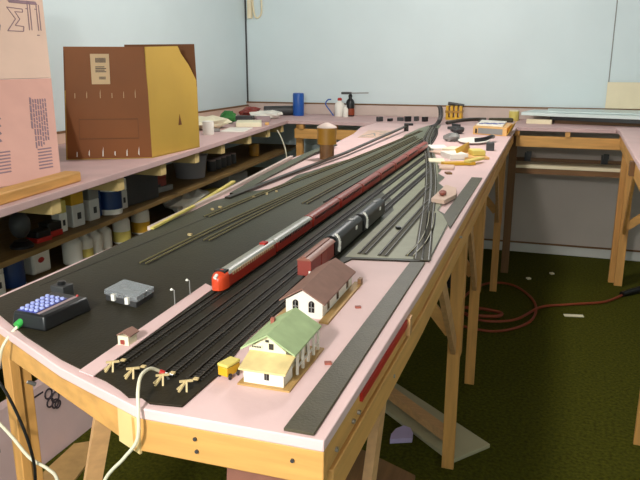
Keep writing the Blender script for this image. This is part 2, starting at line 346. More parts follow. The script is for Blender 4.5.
# ------------------------------------------------------------------ red train
def section(x, w, z0, z1, zr, n=7):
    """cross-section: straight sides to z1, arched to zr; returns roof points right->left"""
    return [(x+w/2*math.cos(math.pi*k/n), z1+(zr-z1)*math.sin(math.pi*k/n)) for k in range(n+1)]
CW, CZ0, CZ1, CZR = .034, ZM+.012, ZM+.037, ZM+.046
def bogie(parent, x, y):
    m = MB().box(x-.013, x+.013, y-.021, y+.021, ZM+.0095, ZM+.0145)
    for yy in (-.013, .013):
        for sg in (-1, 1): m.tube([(x+sg*.0068, y+yy, ZM+.0105), (x+sg*.0098, y+yy, ZM+.0105)], .0052, 12)
    mk('bogie', m, 'black', parent)
def coach(x, y0, L, label, roof, first=False):
    t = thing('passenger_coach', label, 'train car', (x, y0, ZM), 'red passenger train')
    if first:
        ys = [y0+.034-.034*math.cos(math.radians(a)) for a in range(0, 91, 15)]
        ws = [max(.42, math.sin(math.radians(a))**.55) for a in range(0, 91, 15)]
        hs = [.55+.45*math.sin(math.radians(a)) for a in range(0, 91, 15)]
        m = MB(); rings = []
        for yy, w, h in zip(ys, ws, hs):
            zt = CZ0+(CZ1-CZ0)*h
            rings.append([(x-CW/2*w, yy, CZ0-.004), (x+CW/2*w, yy, CZ0-.004), (x+CW/2*w, yy, zt)]+[(a, yy, b) for a, b in section(x, CW*w, 0, zt, zt+.011*h)[1:-1]]+[(x-CW/2*w, yy, zt)])
        n = len(rings[0]); vs = [v for r in rings for v in r]
        fs = [[i*n+k, i*n+(k+1) % n, (i+1)*n+(k+1) % n, (i+1)*n+k] for i in range(len(rings)-1) for k in range(n)]+[list(range(n))[::-1]]
        nose = mk('nose', m.add(vs, fs), 'nose', t)
        mk('headlight', MB().tube([(x, y0+.008, CZ0+.030), (x, y0-.002, CZ0+.026)], .004, 10), 'paper', nose)
        mk('windscreen', MB().beam((x-.013, y0+.031, CZ1+.004), (x+.013, y0+.031, CZ1+.004), .02, .013), 'black', nose)
        yb = y0+.034
    else: yb = y0
    y1 = y0+L
    mk('body', MB().box(x-CW/2, x+CW/2, yb, y1, CZ0-(.003 if first else 0), CZ1), 'red', t, bevel=.001)
    prof = section(x, CW, 0, CZ1, CZR)
    ro = mk('roof', MB().ext([(a, yb, b) for a, b in prof], (0, y1-yb, 0)), roof, t)
    if first: mk('roof_hatch', MB().box(x-.008, x+.008, y1-.05, y1-.03, CZR-.002, CZR+.004), 'redP', ro)
    for sg in (-1, 1):
        w = MB(); yy = yb+.018
        while yy < y1-.02:
            w.box(x+sg*CW/2-.0006, x+sg*CW/2+.0006, yy, yy+.007, CZ0+.019, CZ0+.027); yy += .0125
        mk('window_row', w, 'stick' if first else 'pane', t, smooth=False)
    bogie(t, x, yb+.035); bogie(t, x, y1-.035)
    mk('coupler', MB().box(x-.003, x+.003, y1, y1+.005, CZ0-.002, CZ0+.003), 'black', t)
    return t
XT = -.6605
ordn = ['second', 'third', 'fourth', 'fifth', 'sixth', 'seventh', 'eighth', 'ninth']
coach(XT, 1.272, .313, 'red streamlined railcar with orange nose and silver roof leading the passenger train', 'silver', True)
c2 = coach(XT, 1.594, .285, 'red passenger coach with a silver roof, second in the long red train', 'silver')
c3 = coach(XT, 1.888, .285, 'red passenger coach with a maroon roof, third in the long red train', 'redroof')
for k in range(3, 9):
    dup(c3, (XT, 1.30+.294*k, ZM), 'red passenger coach with a maroon roof, %s in the long red train' % ordn[k-1])
# black locomotives
def loco(x, y0, L, label):
    w = .038; z0, z1, zr = ZM+.012, ZM+.044, ZM+.059
    t = thing('diesel_locomotive', label, 'model locomotive', (x, y0, ZM), 'black streamlined locomotives')
    prof = section(x, w, 0, z1, zr)
    full = [(x-w/2, z0), (x+w/2, z0)]+prof
    body = mk('body', MB().ext([(a, y0+.012, b) for a, b in full], (0, L-.012, 0)), 'black', t)
    small = [(x+(a-x)*.86, z0+(b-z0)*.84) for a, b in full]
    m = MB(); n = len(full)
    m.add([(a, y0+.0125, b) for a, b in full]+[(a, y0, b) for a, b in small], [[i, (i+1) % n, n+(i+1) % n, n+i] for i in range(n)]+[list(range(n, 2*n))])
    mk('nose', m, 'black', t)
    # white hooked stripe over the flank near the nose
    st = MB()
    pth = [(x+w/2+.0008, y0+.02, z0+.004), (x+w/2+.0008, y0+.027, z0+.018), (x+w/2+.0008, y0+.030, z1-.002), (x+w*.40, y0+.029, z1+.0105), (x+w*.24, y0+.024, zr-.0028)]
    for a, b in zip(pth, pth[1:]): st.beam(a, b, .0022, .014, Vector((1, 0, .6)))
    mk('white_stripe', st, 'paper', t)
    mk('roof_fan', MB().lathe((x, y0+L-.06, zr-.002), [(.008, 0), (.008, .004), (.005, .005)], 12), 'grey', t)
    mk('side_emblem', MB().box(x+w/2-.0005, x+w/2+.001, y0+L-.075, y0+L-.06, z0+.022, z0+.032), 'paper', t)
    bogie(t, x, y0+.05); bogie(t, x, y0+L-.045)
loco(-.508, 1.615, .265, 'black streamlined locomotive with white hook stripe, next to the maroon boxcar')
loco(-.504, 1.888, .265, 'black streamlined locomotive with white hook stripe, farther from the depots')
# maroon boxcar
x, y0 = -.507, 1.42
t = thing('boxcar', 'maroon model boxcar standing behind the brown-roofed depot', 'model boxcar', (x, y0, ZM))
mk('body', MB().box(x-.017, x+.017, y0, y0+.18, ZM+.013, ZM+.05), 'maroon', t, bevel=.001)
mk('roof', MB().ext([(x-.019, y0-.003, ZM+.05), (x+.019, y0-.003, ZM+.05), (x+.011, y0-.003, ZM+.056), (x-.011, y0-.003, ZM+.056)], (0, .191, 0)), 'maroonroof', t)
mk('door', MB().box(x+.0165, x+.0185, y0+.075, y0+.115, ZM+.016, ZM+.047), 'redroof', t)
mk('roof_walk', MB().box(x-.004, x+.004, y0, y0+.185, ZM+.056, ZM+.059), 'maroonroof', t)
mk('end_light', MB().box(x+.012, x+.017, y0-.004, y0, ZM+.02, ZM+.026), 'paper', t)
bogie(t, x, y0+.035); bogie(t, x, y0+.15)

# ------------------------------------------------------------------ model depots
def gable(mb, x0, x1, y0, y1, zb, ze, zp):
    mb.ext([(x0, y0, zb), (x1, y0, zb), (x1, y0, ze), ((x0+x1)/2, y0, zp), (x0, y0, ze)], (0, y1-y0, 0)); return mb
def roofslab(x0, x1, y0, y1, ze, zp, th=.003):
    xm = (x0+x1)/2
    a = MB().ext([(x0, y0, ze), (xm, y0, zp), (xm, y0, zp+th), (x0, y0, ze+th)], (0, y1-y0, 0))
    b = MB().ext([(xm, y0, zp), (x1, y0, ze), (x1, y0, ze+th), (xm, y0, zp+th)], (0, y1-y0, 0))
    return a, b
t = thing('depot_house', 'white model depot with a brown gabled roof, behind the green-roofed one', 'model building', (-.435, 1.32, T))
mk('platform', MB().box(-.395, -.376, 1.19, 1.455, T, T+.004).box(-.486, -.473, 1.17, 1.43, T, T+.004), 'tan', t)
mk('walls', gable(MB(), -.473, -.395, 1.213, 1.43, T, T+.034, T+.058), 'housewhite', t)
for a in roofslab(-.4845, -.388, 1.205, 1.437, T+.0315, T+.060): mk('roof_slope', a, 'brownroof', t)
for xa in (-.452, -.418):
    w = mk('window', MB().box(xa-.006, xa+.006, 1.2115, 1.2135, T+.012, T+.030).tube([(xa, 1.2115, T+.030), (xa, 1.2135, T+.030)], .006, 14), 'pane', t)
    mk('glazing_bar', MB().box(xa-.0007, xa+.0007, 1.2105, 1.212, T+.012, T+.034).box(xa-.006, xa+.006, 1.2105, 1.212, T+.022, T+.0235), 'grey', w)
for ya in (1.245, 1.31, 1.385): mk('window', MB().box(-.3955, -.3938, ya, ya+.012, T+.009, T+.030), 'pane', t)
mk('baggage_crate', MB().box(-.383, -.375, 1.435, 1.452, T+.005, T+.017), 'wooddz', t)

t = thing('depot_house', 'cream model depot with a pale green roof and a porch, at the table front', 'model building', (-.40, 1.0, T))
mk('platform', MB().box(-.436, -.347, .9, 1.075, T, T+.003), 'tan', t)
mk('walls', gable(MB(), -.435, -.371, .948, 1.065, T+.003, T+.045, T+.068), 'housecream', t)
for i, a in enumerate(roofslab(-.448, -.352, .94, 1.075, T+.042, T+.071)): mk('roof_slope', a, 'greenroof', t)
mk('chimney', MB().box(-.431, -.424, 1.03, 1.037, T+.05, T+.066), 'brick', t)
mk('annex', MB().ext([(-.428, .908, T+.003), (-.428, .948, T+.003), (-.428, .948, T+.036), (-.428, .908, T+.027)], (.068, 0, 0)), 'housewhite', t)
mk('annex_roof', MB().ext([(-.434, .901, T+.026), (-.434, .948, T+.038), (-.434, .948, T+.041), (-.434, .901, T+.029)], (.08, 0, 0)), 'tanroof', t)
w = mk('window', MB().box(-.392, -.384, .9065, .9085, T+.012, T+.024), 'pane', t)
mk('glazing_bar', MB().box(-.3883, -.3877, .9055, .907, T+.012, T+.024), 'grey', w)
mk('window', MB().box(-.400, -.392, .9465, .9485, T+.046, T+.056), 'pane', t)
sg = mk('sign_board', MB().box(-.430, -.412, .946, .949, T+.046, T+.051), 'papercream', t)
sl = MB()
for k in range(6): sl.box(-.429+k*.0028, -.4272+k*.0028, .9452, .9462, T+.047, T+.050)
mk('sign_lettering', sl, 'pane', sg)
mk('attic_vent', MB().box(-.406, -.4, .9465, .9485, T+.058, T+.062), 'pane', t)
for ya in (.958, .985, 1.012, 1.04, 1.065): mk('porch_post', MB().box(-.357, -.353, ya-.002, ya+.002, T+.003, T+.044), 'housewhite', t)
mk('porch_rail', MB().box(-.3565, -.3535, .958, 1.065, T+.016, T+.018).box(-.3565, -.3535, .958, 1.065, T+.041, T+.044), 'housewhite', t)
for ya in (.962, .99, 1.02, 1.045): mk('door', MB().box(-.372, -.3702, ya, ya+.012, T+.004, T+.03), 'pane', t)
# yellow wagon
x, y = -.462, .925
t = thing('wagon', 'small yellow model wagon beside the green-roofed depot', 'model wagon', (x, y, ZM))
mk('body', MB().obox((x, y), 1.3, .032, .02, T+.006, T+.021), 'yellow', t, bevel=.001)
mk('canopy', MB().obox((x, y), 1.3, .034, .022, T+.0215, T+.027), 'yellowpale', t, bevel=.002)
mk('window_row', MB().obox((x, y), 1.3, .030, .019, T+.0195, T+.0225), 'pane', t)
wh = MB()
for sx in (-.01, .01):
    for sy in (-.011, .011):
        px, py = x+sx*math.cos(1.3)-sy*math.sin(1.3), y+sx*math.sin(1.3)+sy*math.cos(1.3)
        wh.tube([(px-.001*math.sin(1.3), py, T+.0055), (px+.001*math.sin(1.3), py, T+.0055)], .0055, 10)
mk('wheels', wh, 'black', t)
# shanty on the pink strip
t = thing('shanty', 'tiny cream model shanty with an orange door on the pink strip in the mat', 'model hut', (-.692, .98, ZM))
mk('walls', MB().box(-.703, -.681, .968, .995, ZM+.001, ZM+.018), 'housecream', t)
for a in roofslab(-.706, -.678, .969, .999, ZM+.017, ZM+.024, .002): mk('roof_slope', a, 'brownroof', t)
mk('door', MB().box(-.697, -.689, .966, .9685, ZM+.003, ZM+.011), 'maroon', t)
# two lamps
for (x, y), lb in (((-.711, 1.183), 'thin model street lamp beside the pink strip, nearer the shanty'), ((-.712, 1.25), 'thin model street lamp beside the pink strip, nearer the orange train nose')):
    t = thing('street_lamp', lb, 'model lamp', (x, y, ZM), 'model street lamps')
    mk('pole', MB().tube([(x, y, ZM), (x, y, ZM+.033)], .0011, 6), 'grey', t)
    mk('arm', MB().tube([(x, y, ZM+.033), (x-.006, y, ZM+.036)], .001, 6), 'grey', t)
    mk('lamp_head', MB().lathe((x-.006, y, ZM+.033), [(.0035, 0), (.003, .002), (.001, .004)], 10), 'paper', t)

# ------------------------------------------------------------------ controller and bits on the near mat
cx, cy = -.908, 1.04
t = thing('throttle_controller', 'black handheld train controller with pale blue keys at the left table corner', 'controller', (cx, cy, ZM))
tp = [(-.948, .985), (-.872, .98), (-.862, 1.098), (-.955, 1.108)]
btm = [(-.952, .981), (-.868, .975), (-.857, 1.103), (-.96, 1.113)]
m = MB(); m.add([(a, b, ZM) for a, b in btm]+[(a, b, ZM+.03) for a, b in tp], [[3, 2, 1, 0], [4, 5, 6, 7]]+[[i, (i+1) % 4, 4+(i+1) % 4, 4+i] for i in range(4)])
case = mk('case', m, 'black', t, bevel=.004)
def bil(u, v): # u across, v along
    a = Vector(tp[0]).lerp(Vector(tp[1]), u); b = Vector(tp[3]).lerp(Vector(tp[2]), u); return a.lerp(b, v)
kp = mk('keypad', MB().prism([bil(.06, .06), bil(.66, .06), bil(.66, .8), bil(.06, .8)], ZM+.0295, ZM+.031), 'keypad', t)
for i in range(4):
    for j in range(6):
        p = bil(.14+.15*i, .12+.122*j); mk('key', MB().lathe((p.x, p.y, ZM+.031), [(.0042, 0), (.0042, .003), (.003, .004)], 10), 'key', kp)
mk('faceplate', MB().prism([bil(.70, .05), bil(.80, .05), bil(.80, .92), bil(.70, .92)], ZM+.0295, ZM+.0308), 'pinkish', t)
mk('power_led', MB().lathe((bil(.75, .96).x, bil(.75, .96).y, ZM+.03), [(.003, 0), (.002, .003)], 8), 'redP', t)
mk('plug', MB().tube([(-.928, .992, ZM+.014), (-.9325, .972, ZM+.006)], [.008, .007], 10), 'green', t)['label'] = 'green plug'
single('cable', MB().tube(spline([(-.931, .975, 1.229), (-.943, .965, 1.213), (-.959, .958, 1.186), (-.972, .958, 1.149), (-1.0, .96, 1.08), (-1.06, .97, .95), (-1.1, .98, .7)]), .003, 8), 'cordwhite', 'pale cable from the green plug over the left table corner', 'cable', (-.931, .975, 1.229))
t = thing('knob_box', 'small black box with a shiny top behind the controller', 'electronic box', (-.975, 1.16, ZM))
mk('case', MB().obox((-.975, 1.16), -.1, .036, .032, ZM, ZM+.026), 'darkgrey', t, bevel=.002)
mk('knob', MB().lathe((-.975, 1.16, ZM+.026), [(.009, 0), (.009, .006), (.007, .008)], 14), 'black', t)
# clear lidded box
t = thing('parts_box', 'clear plastic parts box with a dark tray lying on the mat', 'plastic box', (-.82, 1.19, ZM))
bp = [(-.868, 1.165), (-.778, 1.142), (-.782, 1.215), (-.868, 1.24)]
mk('tray', MB().prism(bp, ZM, ZM+.012), 'darkgrey', t, bevel=.001)
mk('lid', MB().prism([(a*1.0+(-.003 if a < -.8 else .003), b) for a, b in bp], ZM+.0125, ZM+.024), 'clear', t, bevel=.001)
for px, py in ((-.84, 1.168), (-.80, 1.158)): mk('latch', MB().box(px-.004, px+.004, py-.018, py-.008, ZM+.006, ZM+.02), 'paper', t)
for px, py in ((-.83, 1.19), (-.80, 1.185), (-.85, 1.21)): mk('loose_part', MB().box(px-.008, px+.008, py-.005, py+.005, ZM+.012, ZM+.016), 'grey', t)
# cord with red clip
t = thing('test_lead', 'white lead with a red clip arching over the front table edge', 'cable', (-.553, .87, ZM))
mk('cord', MB().tube(spline([(-.557, .87, 1.239), (-.562, .85, 1.252), (-.559, .82, 1.254), (-.546, .79, 1.244), (-.537, .774, 1.217), (-.541, .772, 1.175), (-.571, .778, 1.135), (-.619, .79, 1.079), (-.66, .80, .99)]), .0028, 8), 'cordwhite', t)
mk('clip', MB().tube([(-.557, .869, 1.2385), (-.549, .871, 1.2365)], [.0045, .0035], 8), 'redP', t)['label'] = 'red clip'
mk('jaw', MB().beam((-.55, .871, 1.237), (-.541, .868, ZM+.004), .0025, .002).beam((-.55, .871, 1.237), (-.538, .876, ZM+.008), .0025, .002), 'steel', t)
single('cable', MB().tube(spline([(-1.12, 1.0, 1.06), (-1.051, 1.0, 1.004), (-1.032, 1.0, .988), (-.995, .99, .971), (-.946, .98, .938), (-.894, .97, .929), (-.873, .97, .904), (-.865, .97, .8)]), .0035, 8), 'cordwhite', 'white cable sagging below the left table corner', 'cable', (-1.0, 1, .8))
single('cable', MB().tube(spline([(-1.0, .955, 1.16), (-.986, .955, 1.132), (-.956, .955, 1.087), (-.93, .958, 1.015), (-.918, .96, .946), (-.92, .96, .894), (-.93, .96, .7)]), .003, 8), 'black', 'black cable hanging down beside the left table leg', 'cable', (-1.0, .96, .8))

# ------------------------------------------------------------------ benches round the walls
def bx(y): return -1.785-.0974*(y-1.85)
wb = thing('foam_bench', 'long pink foam topped bench along the left blue wall above the shelves', 'bench', (-2.4, 3.5, 0), 'pink foam topped benches round the walls')
mk('foam_top', MB().prism([(XL+.02, 1.2), (bx(1.2), 1.2), (bx(5.6), 5.6), (bx(5.6), YB-.03), (XL+.02, YB-.03)], 1.19, T), 'foamdull', wb, bevel=.003)
for y in (1.8, 2.18, 2.70, 3.16, 3.62, 4.06, 4.62, 5.1, 5.5):
    mk('joist', MB().box(XL+.02, bx(y)+.005-.03, y, y+.055, 1.125, 1.19), 'joist', wb, bevel=.002)
for y in (1.5, 3.4, 5.3): mk('upright', MB().box(-2.86, -2.81, y, y+.04, 0, 1.125), 'wooddz', wb)
def sx(y): return -2.03-.053*(y-1.95)
for nm, z, lb in (('wall_shelf', .935, 'upper brown shelf under the pink bench with paint cans'), ('wall_shelf', .70, 'lower brown shelf under the pink bench with white bottles')):
    single(nm, MB().prism([(XL+.075, 1.2), (sx(1.2), 1.2), (sx(6.2), 6.2), (XL+.075, 6.2)], z-.024, z), 'shelf', lb, 'shelf', (-2.4, 3.5, z), 'brown shelves under the bench', bevel=.002)
bb = thing('foam_bench', 'pink foam topped bench along the back wall with cream shelf below', 'bench', (-.3, 6, 0), 'pink foam topped benches round the walls')
mk('foam_top', MB().prism([(bx(5.6)+.003, 5.6), (.505, 5.6), (.505, YB-.03), (bx(5.6)+.003, YB-.03)], 1.19, T), 'foamdull', bb, bevel=.003)
for x0, x1 in ((-2.09, -1.36), (-.22, .58)): mk('front_beam', MB().box(x0, x1, 5.62, 5.64, 1.065, 1.15), 'woodx', bb, bevel=.002)
for x in (-2.02, -1.72, -1.45, -.215, .16, .55): mk('spacer_block', MB().box(x-.018, x+.018, 5.605, 5.66, 1.15, 1.19), 'woodz', bb)
for x in (-2.06, -1.3, -.24, .60): mk('leg', MB().box(x-.03, x+.03, 5.66, 5.70, 0, 1.19), 'wooddz' if x == -.24 else 'woodz', bb)
mk('stretcher', MB().box(-.24, .62, 5.70, 5.72, .84, .885), 'wooddx', bb)
mk('cream_shelf', MB().box(-.235, .605, 5.695, 5.93, .886, .91), 'cream', bb)
mk('back_rail', MB().box(-.26, .62, 6.0, 6.02, .87, .93), 'wooddx', bb)
for x in (-.13, .47): mk('clamp', MB().box(x-.025, x+.025, 5.94, 6.0, .90, .975).box(x-.012, x+.03, 5.93, 5.96, .95, .99), 'black', bb)
rb = thing('foam_bench', 'pink foam topped bench at the right edge with pine legs', 'bench', (.8, 4.5, 0), 'pink foam topped benches round the walls')
def rx(y): return .518-.0337*(5.5-y)
mk('foam_top', MB().prism([(rx(2.95), 2.95), (1.35, 2.95), (1.35, YB-.03), (.51, YB-.03), (.51, 5.62), (rx(5.5), 5.5)], 1.19, T), 'foam', rb, bevel=.003)
mk('side_beam', MB().prism([(rx(2.97)+.012, 2.97), (rx(2.97)+.032, 2.97), (.555, 5.6), (.535, 5.6)], 1.09, 1.19), 'woody', rb, bevel=.002)
mk('side_beam', MB().prism([(rx(2.97)+.042, 2.97), (rx(2.97)+.06, 2.97), (.585, 5.6), (.565, 5.6)], 1.03, 1.12), 'woody', rb, bevel=.002)
mk('end_beam', MB().box(.45, 1.35, 2.96, 2.98, 1.10, 1.19), 'woodx', rb)
for (x, y) in ((.635, 5.585), (.53, 3.12), (1.28, 3.12)):
    mk('leg', MB().box(x-.03, x+.03, y, y+.02, 0, 1.12).box(x+.012, x+.03, y+.02, y+.09, .3, 1.12), 'woodz', rb, bevel=.002)
mk('knee_brace', MB().beam((.60, 5.0, 1.08), (.63, 5.57, .45), .019, .06, (1, 0, 0)), 'woody', rb)
mk('knee_brace', MB().beam((.65, 5.60, .48), (.98, 5.60, .75), .02, .06, (0, 1, 0)), 'woodx', rb)
mk('side_clip', MB().box(rx(4.1)-.012, rx(4.1)+.012, 4.1, 4.16, 1.10, 1.18), 'wooddz', rb)

# ------------------------------------------------------------------ large foam boards and the carton
fb = thing('foam_board', 'tall pink foam sheet with outlined print leaning on the left wall above the bench', 'foam board', (-2.3, 2.1, T), 'pink foam sheets')
# lower sheet: foot on bench at x=-2.06, head against wall
P0 = Vector((-2.045, 2.50, T+.003)); P1 = Vector((-2.30, 2.81, 1.64)); P2 = Vector((-2.52, 3.07, 2.03))
AL = Vector((-.148, -.989, 0)).normalized()   # along the sheet towards the camera
mk('lower_sheet', MB().ext([P0, P1, P1+AL*1.5, P0+AL*1.5], (-.028, 0, -.002)), 'foampeach', fb)
mk('upper_sheet', MB().ext([P1+Vector((-.004, .004, .002)), P2, P2+AL*1.5, P1+Vector((-.004, .004, .002))+AL*1.5], (-.028, 0, -.002)), 'foamlight', fb)
def onsheet(A, B, u, v): # u metres along from the far edge, v fraction up
    return A.lerp(B, v)+AL*u+NRM*.001
NRM = (P1-P0).cross(AL).normalized()
if NRM.x < 0: NRM = -NRM
def stroke(mb, A, B, pts, w=.005):
    Q = [onsheet(A, B, u, v) for u, v in pts]
    for a, b in zip(Q, Q[1:]): mb.beam(a, b, w, .001, NRM.cross(b-a))
LM = MB()
for o in (.03, .045, .085, .10): stroke(LM, P1, P2, [(o, .58), (o, .91)], .004)
stroke(LM, P1, P2, [(0.042, 0.850), (0.057, 0.850)], .004); stroke(LM, P1, P2, [(0.097, 0.850), (0.112, 0.850)], .004); stroke(LM, P1, P2, [(0.042, 0.520), (0.057, 0.520)], .004)
stroke(LM, P1, P2, [(0.132, 0.840), (0.222, 0.850), (0.177, 0.710), (0.227, 0.560), (0.137, 0.560), (0.132, 0.620), (0.182, 0.630), (0.152, 0.710), (0.177, 0.800), (0.132, 0.800), (0.132, 0.840)], .004)
stroke(LM, P1, P2, [(0.272, 0.560), (0.362, 0.560), (0.362, 0.610), (0.312, 0.630), (0.357, 0.740), (0.342, 0.830), (0.292, 0.850), (0.267, 0.780), (0.292, 0.740), (0.282, 0.690), (0.267, 0.620), (0.272, 0.560)], .004)
stroke(LM, P1, P2, [(0.042, 0.930), (0.212, 0.930)], .02); stroke(LM, P1, P2, [(0.262, 0.930), (0.412, 0.930)], .02)
mk('outline_lettering', LM, 'print', fb)
TM = MB(); R = random.Random(3)
for col in range(6):
    u = .05+col*.014; v = .78-.0*col
    while v > (.32 if col > 1 else .36):
        d = R.uniform(.02, .06); stroke(TM, P0, P1, [(u, v), (u, v-d)], .007); v -= d+.012
u = .135; v = .80
while v > .5: stroke(TM, P0, P1, [(u, v), (u, v-.07)], .009); v -= .08
for r in range(7):
    stroke(TM, P0, P1, [(.04, .28-.03*r), (.115, .28-.03*r)], .006)
mk('small_print', TM, 'print', fb); TM = MB()
for r in range(7):
    stroke(TM, P0, P1, [(.26, .30-.03*r), (.38, .30-.03*r)], .006)
for r in range(4): stroke(TM, P0, P1, [(.30, .62-.07*r), (.33+.02*(r % 2), .60-.07*r)], .012)
mk('small_print', TM, 'print', fb)
PB = [Vector((-1.87, 2.40, T)), Vector((-1.80, 1.6, T))]
single('timber_plank', MB().beam((-1.915, 2.42, T+.022), (-1.83, 1.55, T+.022), .075, .044), 'woody', 'thick yellow pine plank on the bench in front of the pink foam sheet', 'plank', (-1.87, 2, T), bevel=.006)
# carton
A, B, Cc, D = [Vector(p) for p in ((-2.37, 2.95), (-1.98, 3.15), (-1.968, 3.66), (-2.355, 3.46))]
ct = thing('cardboard_carton', 'large brown cardboard carton with open flaps standing on the bench', 'box', ((A+Cc)/2).to_3d()+Vector((0, 0, T)))
ZF, ZT = 1.575, 1.79
def v3(p, z):
    k = (z-T)/(ZT-T) if p == A or p == D else 0     # the left side of the carton slopes inwards
    return Vector((p.x+.036*k, p.y+.012*k, z))
def wallseg(mb, p, q, z0, z1, inw, th=.006): mb.ext([v3(p, z0), v3(q, z0), v3(q, z1), v3(p, z1)], inw*th)
nF = Vector((B-A).to_3d()).cross(Vector((0, 0, 1))).normalized()*-1
nR = Vector((Cc-B).to_3d()).cross(Vector((0, 0, 1))).normalized()*-1
body = MB()
wallseg(body, A, B, T, ZF, nF); wallseg(body, B, Cc, T, ZF, nR); wallseg(body, Cc, D, T, ZF, -nF); wallseg(body, D, A, T, ZF, -nR)
body.prism([A, B, Cc, D], T, T+.006)
mk('body', body, 'card', ct)
mk('shaded_front', MB().ext([v3(A, T+.004)-nF*.0008, v3(B, T+.004)-nF*.0008, v3(B, ZF)-nF*.0008, v3(A, ZF)-nF*.0008], nF*.0006), 'cardshade', ct)  # thin cover over the cardboard, shade of the front put into its colour
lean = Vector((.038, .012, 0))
mk('flap', MB().ext([v3(A, ZF), v3(B, ZF), v3(B, ZT)+Vector((-.012, 0, 0)), v3(A, ZT)], nF*.005), 'cardshade', ct)
q = B.lerp(Cc, .62); q2 = B.lerp(Cc, .68); q3 = B.lerp(Cc, .84)
mk('flap', MB().ext([v3(B, ZF), v3(Cc, ZF), v3(Cc, ZF+.03), v3(q3, ZF+.12), v3(q2, ZF+.185), v3(q, ZT+.01), v3(B, ZT)], nR*.005), 'card', ct)
mk('flap', MB().ext([v3(D, ZF), v3(Cc, ZF), v3(Cc, ZT+.025)+Vector((-.006, 0, 0)), v3(D, ZT+.02)], -nF*.005), 'carddark', ct)
mk('flap', MB().ext([v3(A, ZF), v3(D, ZF), v3(D, ZT-.02), v3(A, ZT-.02)], -nR*.005), 'carddark', ct)
def onfront(u, z, off=.0025): return v3(A, z).lerp(v3(B, z), u)-nF*off
def frect(u0, u1, z0, z1, off=.0015): return MB().ext([onfront(u0, z0, off), onfront(u1, z0, off), onfront(u1, z1, off), onfront(u0, z1, off)], nF*.001)
lb = mk('shipping_label', MB().ext([onfront(.33, 1.605, .004), onfront(.55, 1.605, .004), onfront(.55, 1.755, .004), onfront(.32, 1.755, .004)], nF*.001), 'stick', ct)
pr = MB()
for k in range(9): pr.ext([onfront(.385+k*.014, 1.712, .006), onfront(.393+k*.014, 1.712, .006), onfront(.393+k*.014, 1.735, .006), onfront(.385+k*.014, 1.735, .006)], nF*.001)
for k in range(4): pr.ext([onfront(.38, 1.665+k*.008, .006), onfront(.51-.02*(k % 2), 1.665+k*.008, .006), onfront(.51-.02*(k % 2), 1.669+k*.008, .006), onfront(.38, 1.669+k*.008, .006)], nF*.001)
for k in range(2): pr.ext([onfront(.42, 1.63+k*.008, .006), onfront(.50, 1.63+k*.008, .006), onfront(.50, 1.634+k*.008, .006), onfront(.42, 1.634+k*.008, .006)], nF*.001)
mk('label_print', pr, 'printdark', lb)
fm = MB()
for (u0, u1, z0, z1) in ((.16, .86, 1.325, 1.33), (.16, .86, 1.425, 1.43), (.16, .165, 1.33, 1.425), (.855, .86, 1.33, 1.425)): fm.ext([onfront(u0, z0), onfront(u1, z0), onfront(u1, z1), onfront(u0, z1)], nF*.001)
mk('printed_frame', fm, 'carddark', ct)
for i, u in enumerate((.12, .26, .42, .56, .70, .84)):  # pale streaks painted on as highlights across the carton front
    mk('painted_glint', MB().ext([onfront(u, 1.235+.01*(i % 2)), onfront(u+.012, 1.235), onfront(u+.014, 1.26+.012*(i % 3)), onfront(u+.003, 1.26)], nF*.001), 'paper', ct)
    mk('painted_glint', MB().ext([onfront(u, 1.535), onfront(u+.006, 1.535), onfront(u+.007, 1.56+.01*(i % 3)), onfront(u, 1.56)], nF*.001), 'stick', ct)
mk('hand_mark', MB().ext([v3(B.lerp(Cc, .55), 1.37)-nR*.0015, v3(B.lerp(Cc, .62), 1.37)-nR*.0015, v3(B.lerp(Cc, .585), 1.43)-nR*.0015], nR*.001), 'carddark', ct)

# ------------------------------------------------------------------ items on the left bench
def can(x, y, z, r, h, m, name, label, cat, lab=None, lid=None, group=None, lablab=None):
    t = thing(name, label, cat, (x, y, z), group)
    mk('body', MB().lathe((x, y, z), [(r*.97, 0), (r, .004), (r, h-.004), (r*.97, h)], 20), m, t)
    if lab: mk('label', MB().lathe((x, y, z+h*.18), [(r*1.012, 0), (r*1.012, h*.6)], 20), lab, t)
    mk('lid', MB().lathe((x, y, z+h), [(r*.96, 0), (r*.96, .008), (r*.85, .01)], 20), lid or m, t)
    return t
def bottle(x, y, z, r, h, m, label, cap='white', lab=None, group=None):
    t = thing('bottle', label, 'bottle', (x, y, z), group)
    mk('body', MB().lathe((x, y, z), [(r*.9, 0), (r, .006), (r, h*.62), (r*.85, h*.72), (r*.4, h*.82), (r*.36, h*.86)], 18), m, t)
    mk('cap', MB().lathe((x, y, z+h*.86), [(r*.46, 0), (r*.46, h*.1), (r*.3, h*.14)], 14), cap, t)
    if lab: mk('label', MB().lathe((x, y, z+h*.06), [(r*1.015, 0), (r*1.015, h*.3)], 18), lab, t)
    return t
can(-2.25, 4.32, T, .04, .085, 'paper', 'cup', 'white cup on the left bench just behind the carton', 'cup')
def crumple(name, c, r, m, label, cat, seed, group=None): return single(name, MB().blob((c[0], c[1], c[2]+r[2]), r[0], r[1], r[2], .28, 12, 6, seed), m, label, cat, c, group, smooth=False)
crumple('paper_pile', (-2.47, 4.70, T), (.16, .20, .045), 'papercream', 'crumpled cream paper heap on the left bench past the carton', 'paper', 2)
crumple('wrapper', (-2.50, 5.16, T), (.07, .05, .05), 'greenbag', 'green wrapper on the left bench behind the cream paper', 'wrapper', 3)
single('paper_stack', MB().obox((-2.26, 5.04), .4, .2, .26, T, T+.035), 'papercream', 'cream stack of paper beside the green wrapper', 'paper', (-2.28, 5.02, T), bevel=.004)
single('paper_sheet', MB().obox((-2.20, 4.68), .2, .18, .3, T, T+.006), 'paper', 'white paper sheet near the front edge of the left bench', 'paper', (-2.23, 4.7, T))
